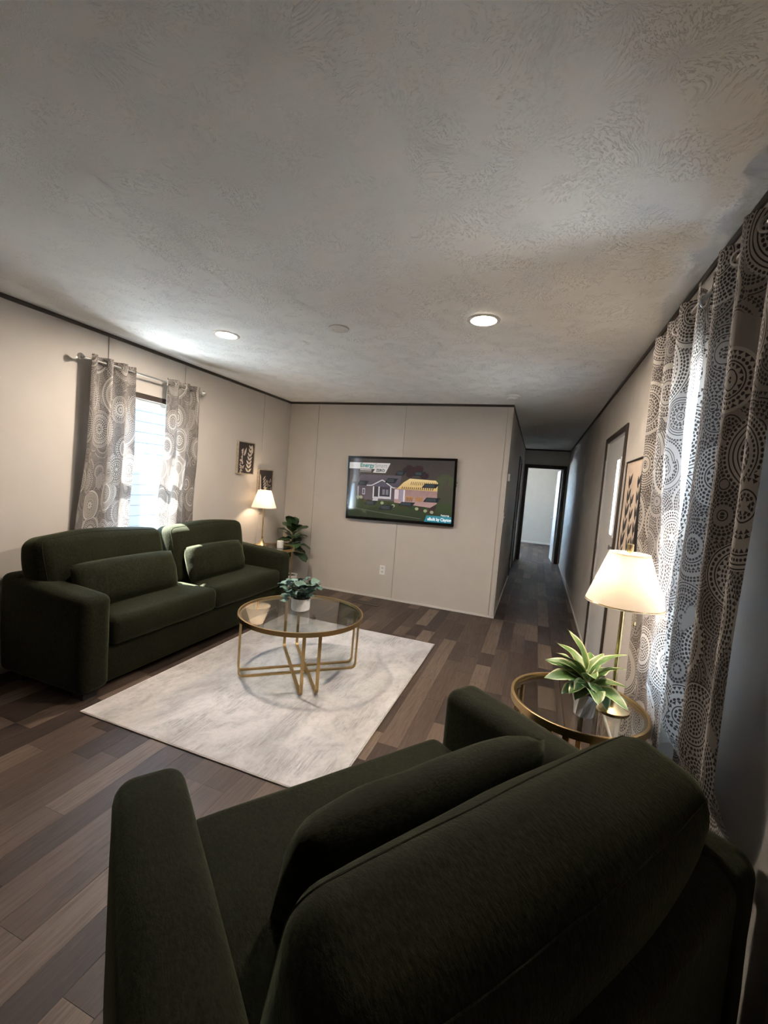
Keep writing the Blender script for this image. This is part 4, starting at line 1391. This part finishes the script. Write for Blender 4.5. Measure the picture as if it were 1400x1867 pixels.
RZL, RZR = 2.185, 2.205
def shade_r(z):
    h = z - TZ
    if h < 0.453: return max(0.0, 0.148 - (0.453 - h) * 0.35)
    if h > 0.662: return max(0.0, 0.077 - (h - 0.662) * 0.35)
    return 0.148 - (h - 0.453) / 0.209 * 0.071
def rim_r(z):
    return 0.274 if z < TZ + 0.01 else max(0.0, 0.274 - (z - TZ - 0.01) * 0.30)
PUSH = [(0.374, 1.955, shade_r), (NT.x, NT.y, rim_r)]
curtain('curtain', XL, 1, (2.225, 2.59), (2.10, 2.625), 2.225, 0.18, 3, 1.05, 0.085, 0.045, 0.034, 0.022, 'grey doily print curtain left of the sofa window', RZL, 3, 0.4, (1.6, 0.95), 1.6)
curtain('curtain', XL, 1, (2.90, 3.275), (2.86, 3.345), 2.225, 0.18, 3, 1.05, 0.085, 0.045, 0.030, 0.022, 'grey doily print curtain of the sofa window on the side near the pictures', RZL, 8, 2.6, (1.6, 0.95), 1.3)
curtain('curtain', XR, -1, (1.80, 2.37), (1.76, 2.375), 2.248, 0.16, 3, 1.15, 0.085, 0.058, 0.034, 0.022, 'doily print curtain behind the near table lamp', RZR, 14, 1.2, (1.8, 0.9), 1.0, PUSH)
curtain('curtain', XR, -1, (1.225, 1.735), (1.245, 1.755), 2.248, 0.16, 3, 1.15, 0.085, 0.026, 0.040, 0.014, 'doily print curtain nearest the foreground armchair', RZR, 31, 0.2, (0.76, 0.60), 1.0, PUSH)

def rod(name, face, sgn, y0, y1, z, off, label):
    r = empty(name, (face, (y0 + y1) / 2, z))
    oy = r.location.y
    x = sgn * off
    tube('pole', [(x, y0 - oy, 0), (x, y1 - oy, 0)], 0.0085, 'nickel', r, 14)
    for yy, s in ((y0, -1), (y1, 1)):
        o = lathe('finial', [(0, 0), (0.010, 0), (0.011, 0.006), (0.007, 0.010), (0.020, 0.020), (0.024, 0.032), (0.018, 0.044), (0, 0.048)], 'nickel', r, 18, loc=(x, yy - oy, 0))
        o.rotation_euler = (-s * PI / 2, 0, 0)
    for yy in (y0 + 0.012, y1 - 0.012):
        tube('bracket', [(sgn * 0.0015, yy - oy, 0), (x, yy - oy, 0)], 0.005, 'nickel', r, 8)
        q = lathe('bracket_plate', [(0, 0), (0.018, 0), (0.018, 0.004), (0, 0.005)], 'nickel', r, 18, loc=(sgn * 0.0005, yy - oy, 0))
        q.rotation_euler = (0, sgn * PI / 2, 0)
    tag(r, label, 'curtain rod')
    return r
rod('curtain_rod', XL, 1, 2.185, 3.31, RZL, 0.085, 'silver curtain rod above the sofa window')
rod('curtain_rod', XR, -1, 1.17, 2.42, RZR, 0.085, 'silver curtain rod above the window by the near lamp')

# ------------------------------------------------------------------ ceiling fittings and wall plates
def can_light(x, y, label):
    r = empty('recessed_light', (x, y, CH))
    lathe('trim_ring', [(0.064, -0.001), (0.094, -0.001), (0.094, -0.004), (0.088, -0.008), (0.070, -0.008), (0.064, -0.004)], 'plastic', r, 48, True)
    lathe('lens', [(0, -0.0035), (0.0638, -0.0035), (0.0638, -0.0015), (0, -0.0015)], 'can', r, 48)
    tag(r, label, 'ceiling light', 'recessed ceiling lights')
can_light(-2.232, 2.567, 'glowing recessed ceiling light nearest the sofa window')
can_light(-0.389, 2.539, 'glowing recessed ceiling light nearest the hall')

dk = empty('ceiling_speaker', (-1.318, 2.552, CH))
lathe('cover', [(0, -0.012), (0.058, -0.012), (0.066, -0.008), (0.067, -0.001), (0, -0.001)], 'plastic', dk, 40)
for s in (-1, 1):
    lathe('screw', [(0, -0.0135), (0.004, -0.0135), (0.004, -0.0115), (0, -0.0115)], 'nickel', dk, 10, loc=(0.035 * s, 0.01 * s, 0))
tag(dk, 'flat round white cover plate on the ceiling between the lights', 'cover plate')
sd = empty('smoke_detector', (-0.333, 4.535, CH))
lathe('housing', [(0, -0.040), (0.050, -0.040), (0.062, -0.030), (0.064, -0.016), (0.072, -0.012), (0.074, -0.001), (0, -0.001)], 'plastic', sd, 40)
lathe('test_button', [(0, -0.0435), (0.010, -0.0435), (0.010, -0.0395), (0, -0.0395)], 'white_trim', sd, 16, loc=(0.02, -0.015, 0))
tag(sd, 'white smoke detector on the ceiling at the hall corner', 'smoke detector')

ol = empty('wall_outlet', (-1.740, YB, 0.365))
box('plate', -0.036, 0.036, -0.006, -0.0005, -0.058, 0.058, 'plastic', ol, 0.002)
for s in (-1, 1):
    k = box('receptacle', -0.017, 0.017, -0.0085, -0.0055, s * 0.024 - 0.014, s * 0.024 + 0.014, 'white_trim', ol, 0.001, 1)
    for a in (-0.006, 0.006):
        box('slot', a - 0.0012, a + 0.0012, -0.0088, -0.008, s * 0.024 - 0.003, s * 0.024 + 0.007, 'black', k)
tag(ol, 'white electrical outlet low on the back wall', 'outlet')
th = empty('thermostat', (XC, 5.22, 1.635))
box('body', 0.0005, 0.026, -0.055, 0.055, -0.042, 0.042, 'plastic', th, 0.004)
box('display', 0.0255, 0.0268, -0.028, 0.028, -0.010, 0.026, 'art_tan', th)
tag(th, 'white thermostat on the hall wall by the corner', 'thermostat')
ls = empty('light_switch', (XC, 5.12, 1.165))
box('plate', 0.0005, 0.006, -0.036, 0.036, -0.058, 0.058, 'plastic', ls, 0.002)
box('toggle', 0.006, 0.016, -0.005, 0.005, -0.004, 0.012, 'white_trim', ls, 0.001, 1)
tag(ls, 'white light switch on the hall wall below the thermostat', 'switch')

vt = empty('floor_vent', (-1.80, 4.70, 0.0))
for (a, b, c, d) in ((-0.165, 0.165, -0.065, -0.045), (-0.165, 0.165, 0.045, 0.065), (-0.165, -0.140, -0.045, 0.045), (0.140, 0.165, -0.045, 0.045)):
    box('vent_frame', a, b, c, d, 0.0005, 0.006, 'vent_brown' if 'vent_brown' in MAT else 'trim', vt, 0.0015, 1)
box('vent_back', -0.140, 0.140, -0.045, 0.045, 0.0003, 0.001, 'black', vt)
for k in range(11):
    x = -0.125 + k * 0.025
    box('slat', x - 0.005, x + 0.005, -0.045, 0.045, 0.001, 0.0045, 'trim', vt)
tag(vt, 'brown metal floor vent by the back wall', 'vent')
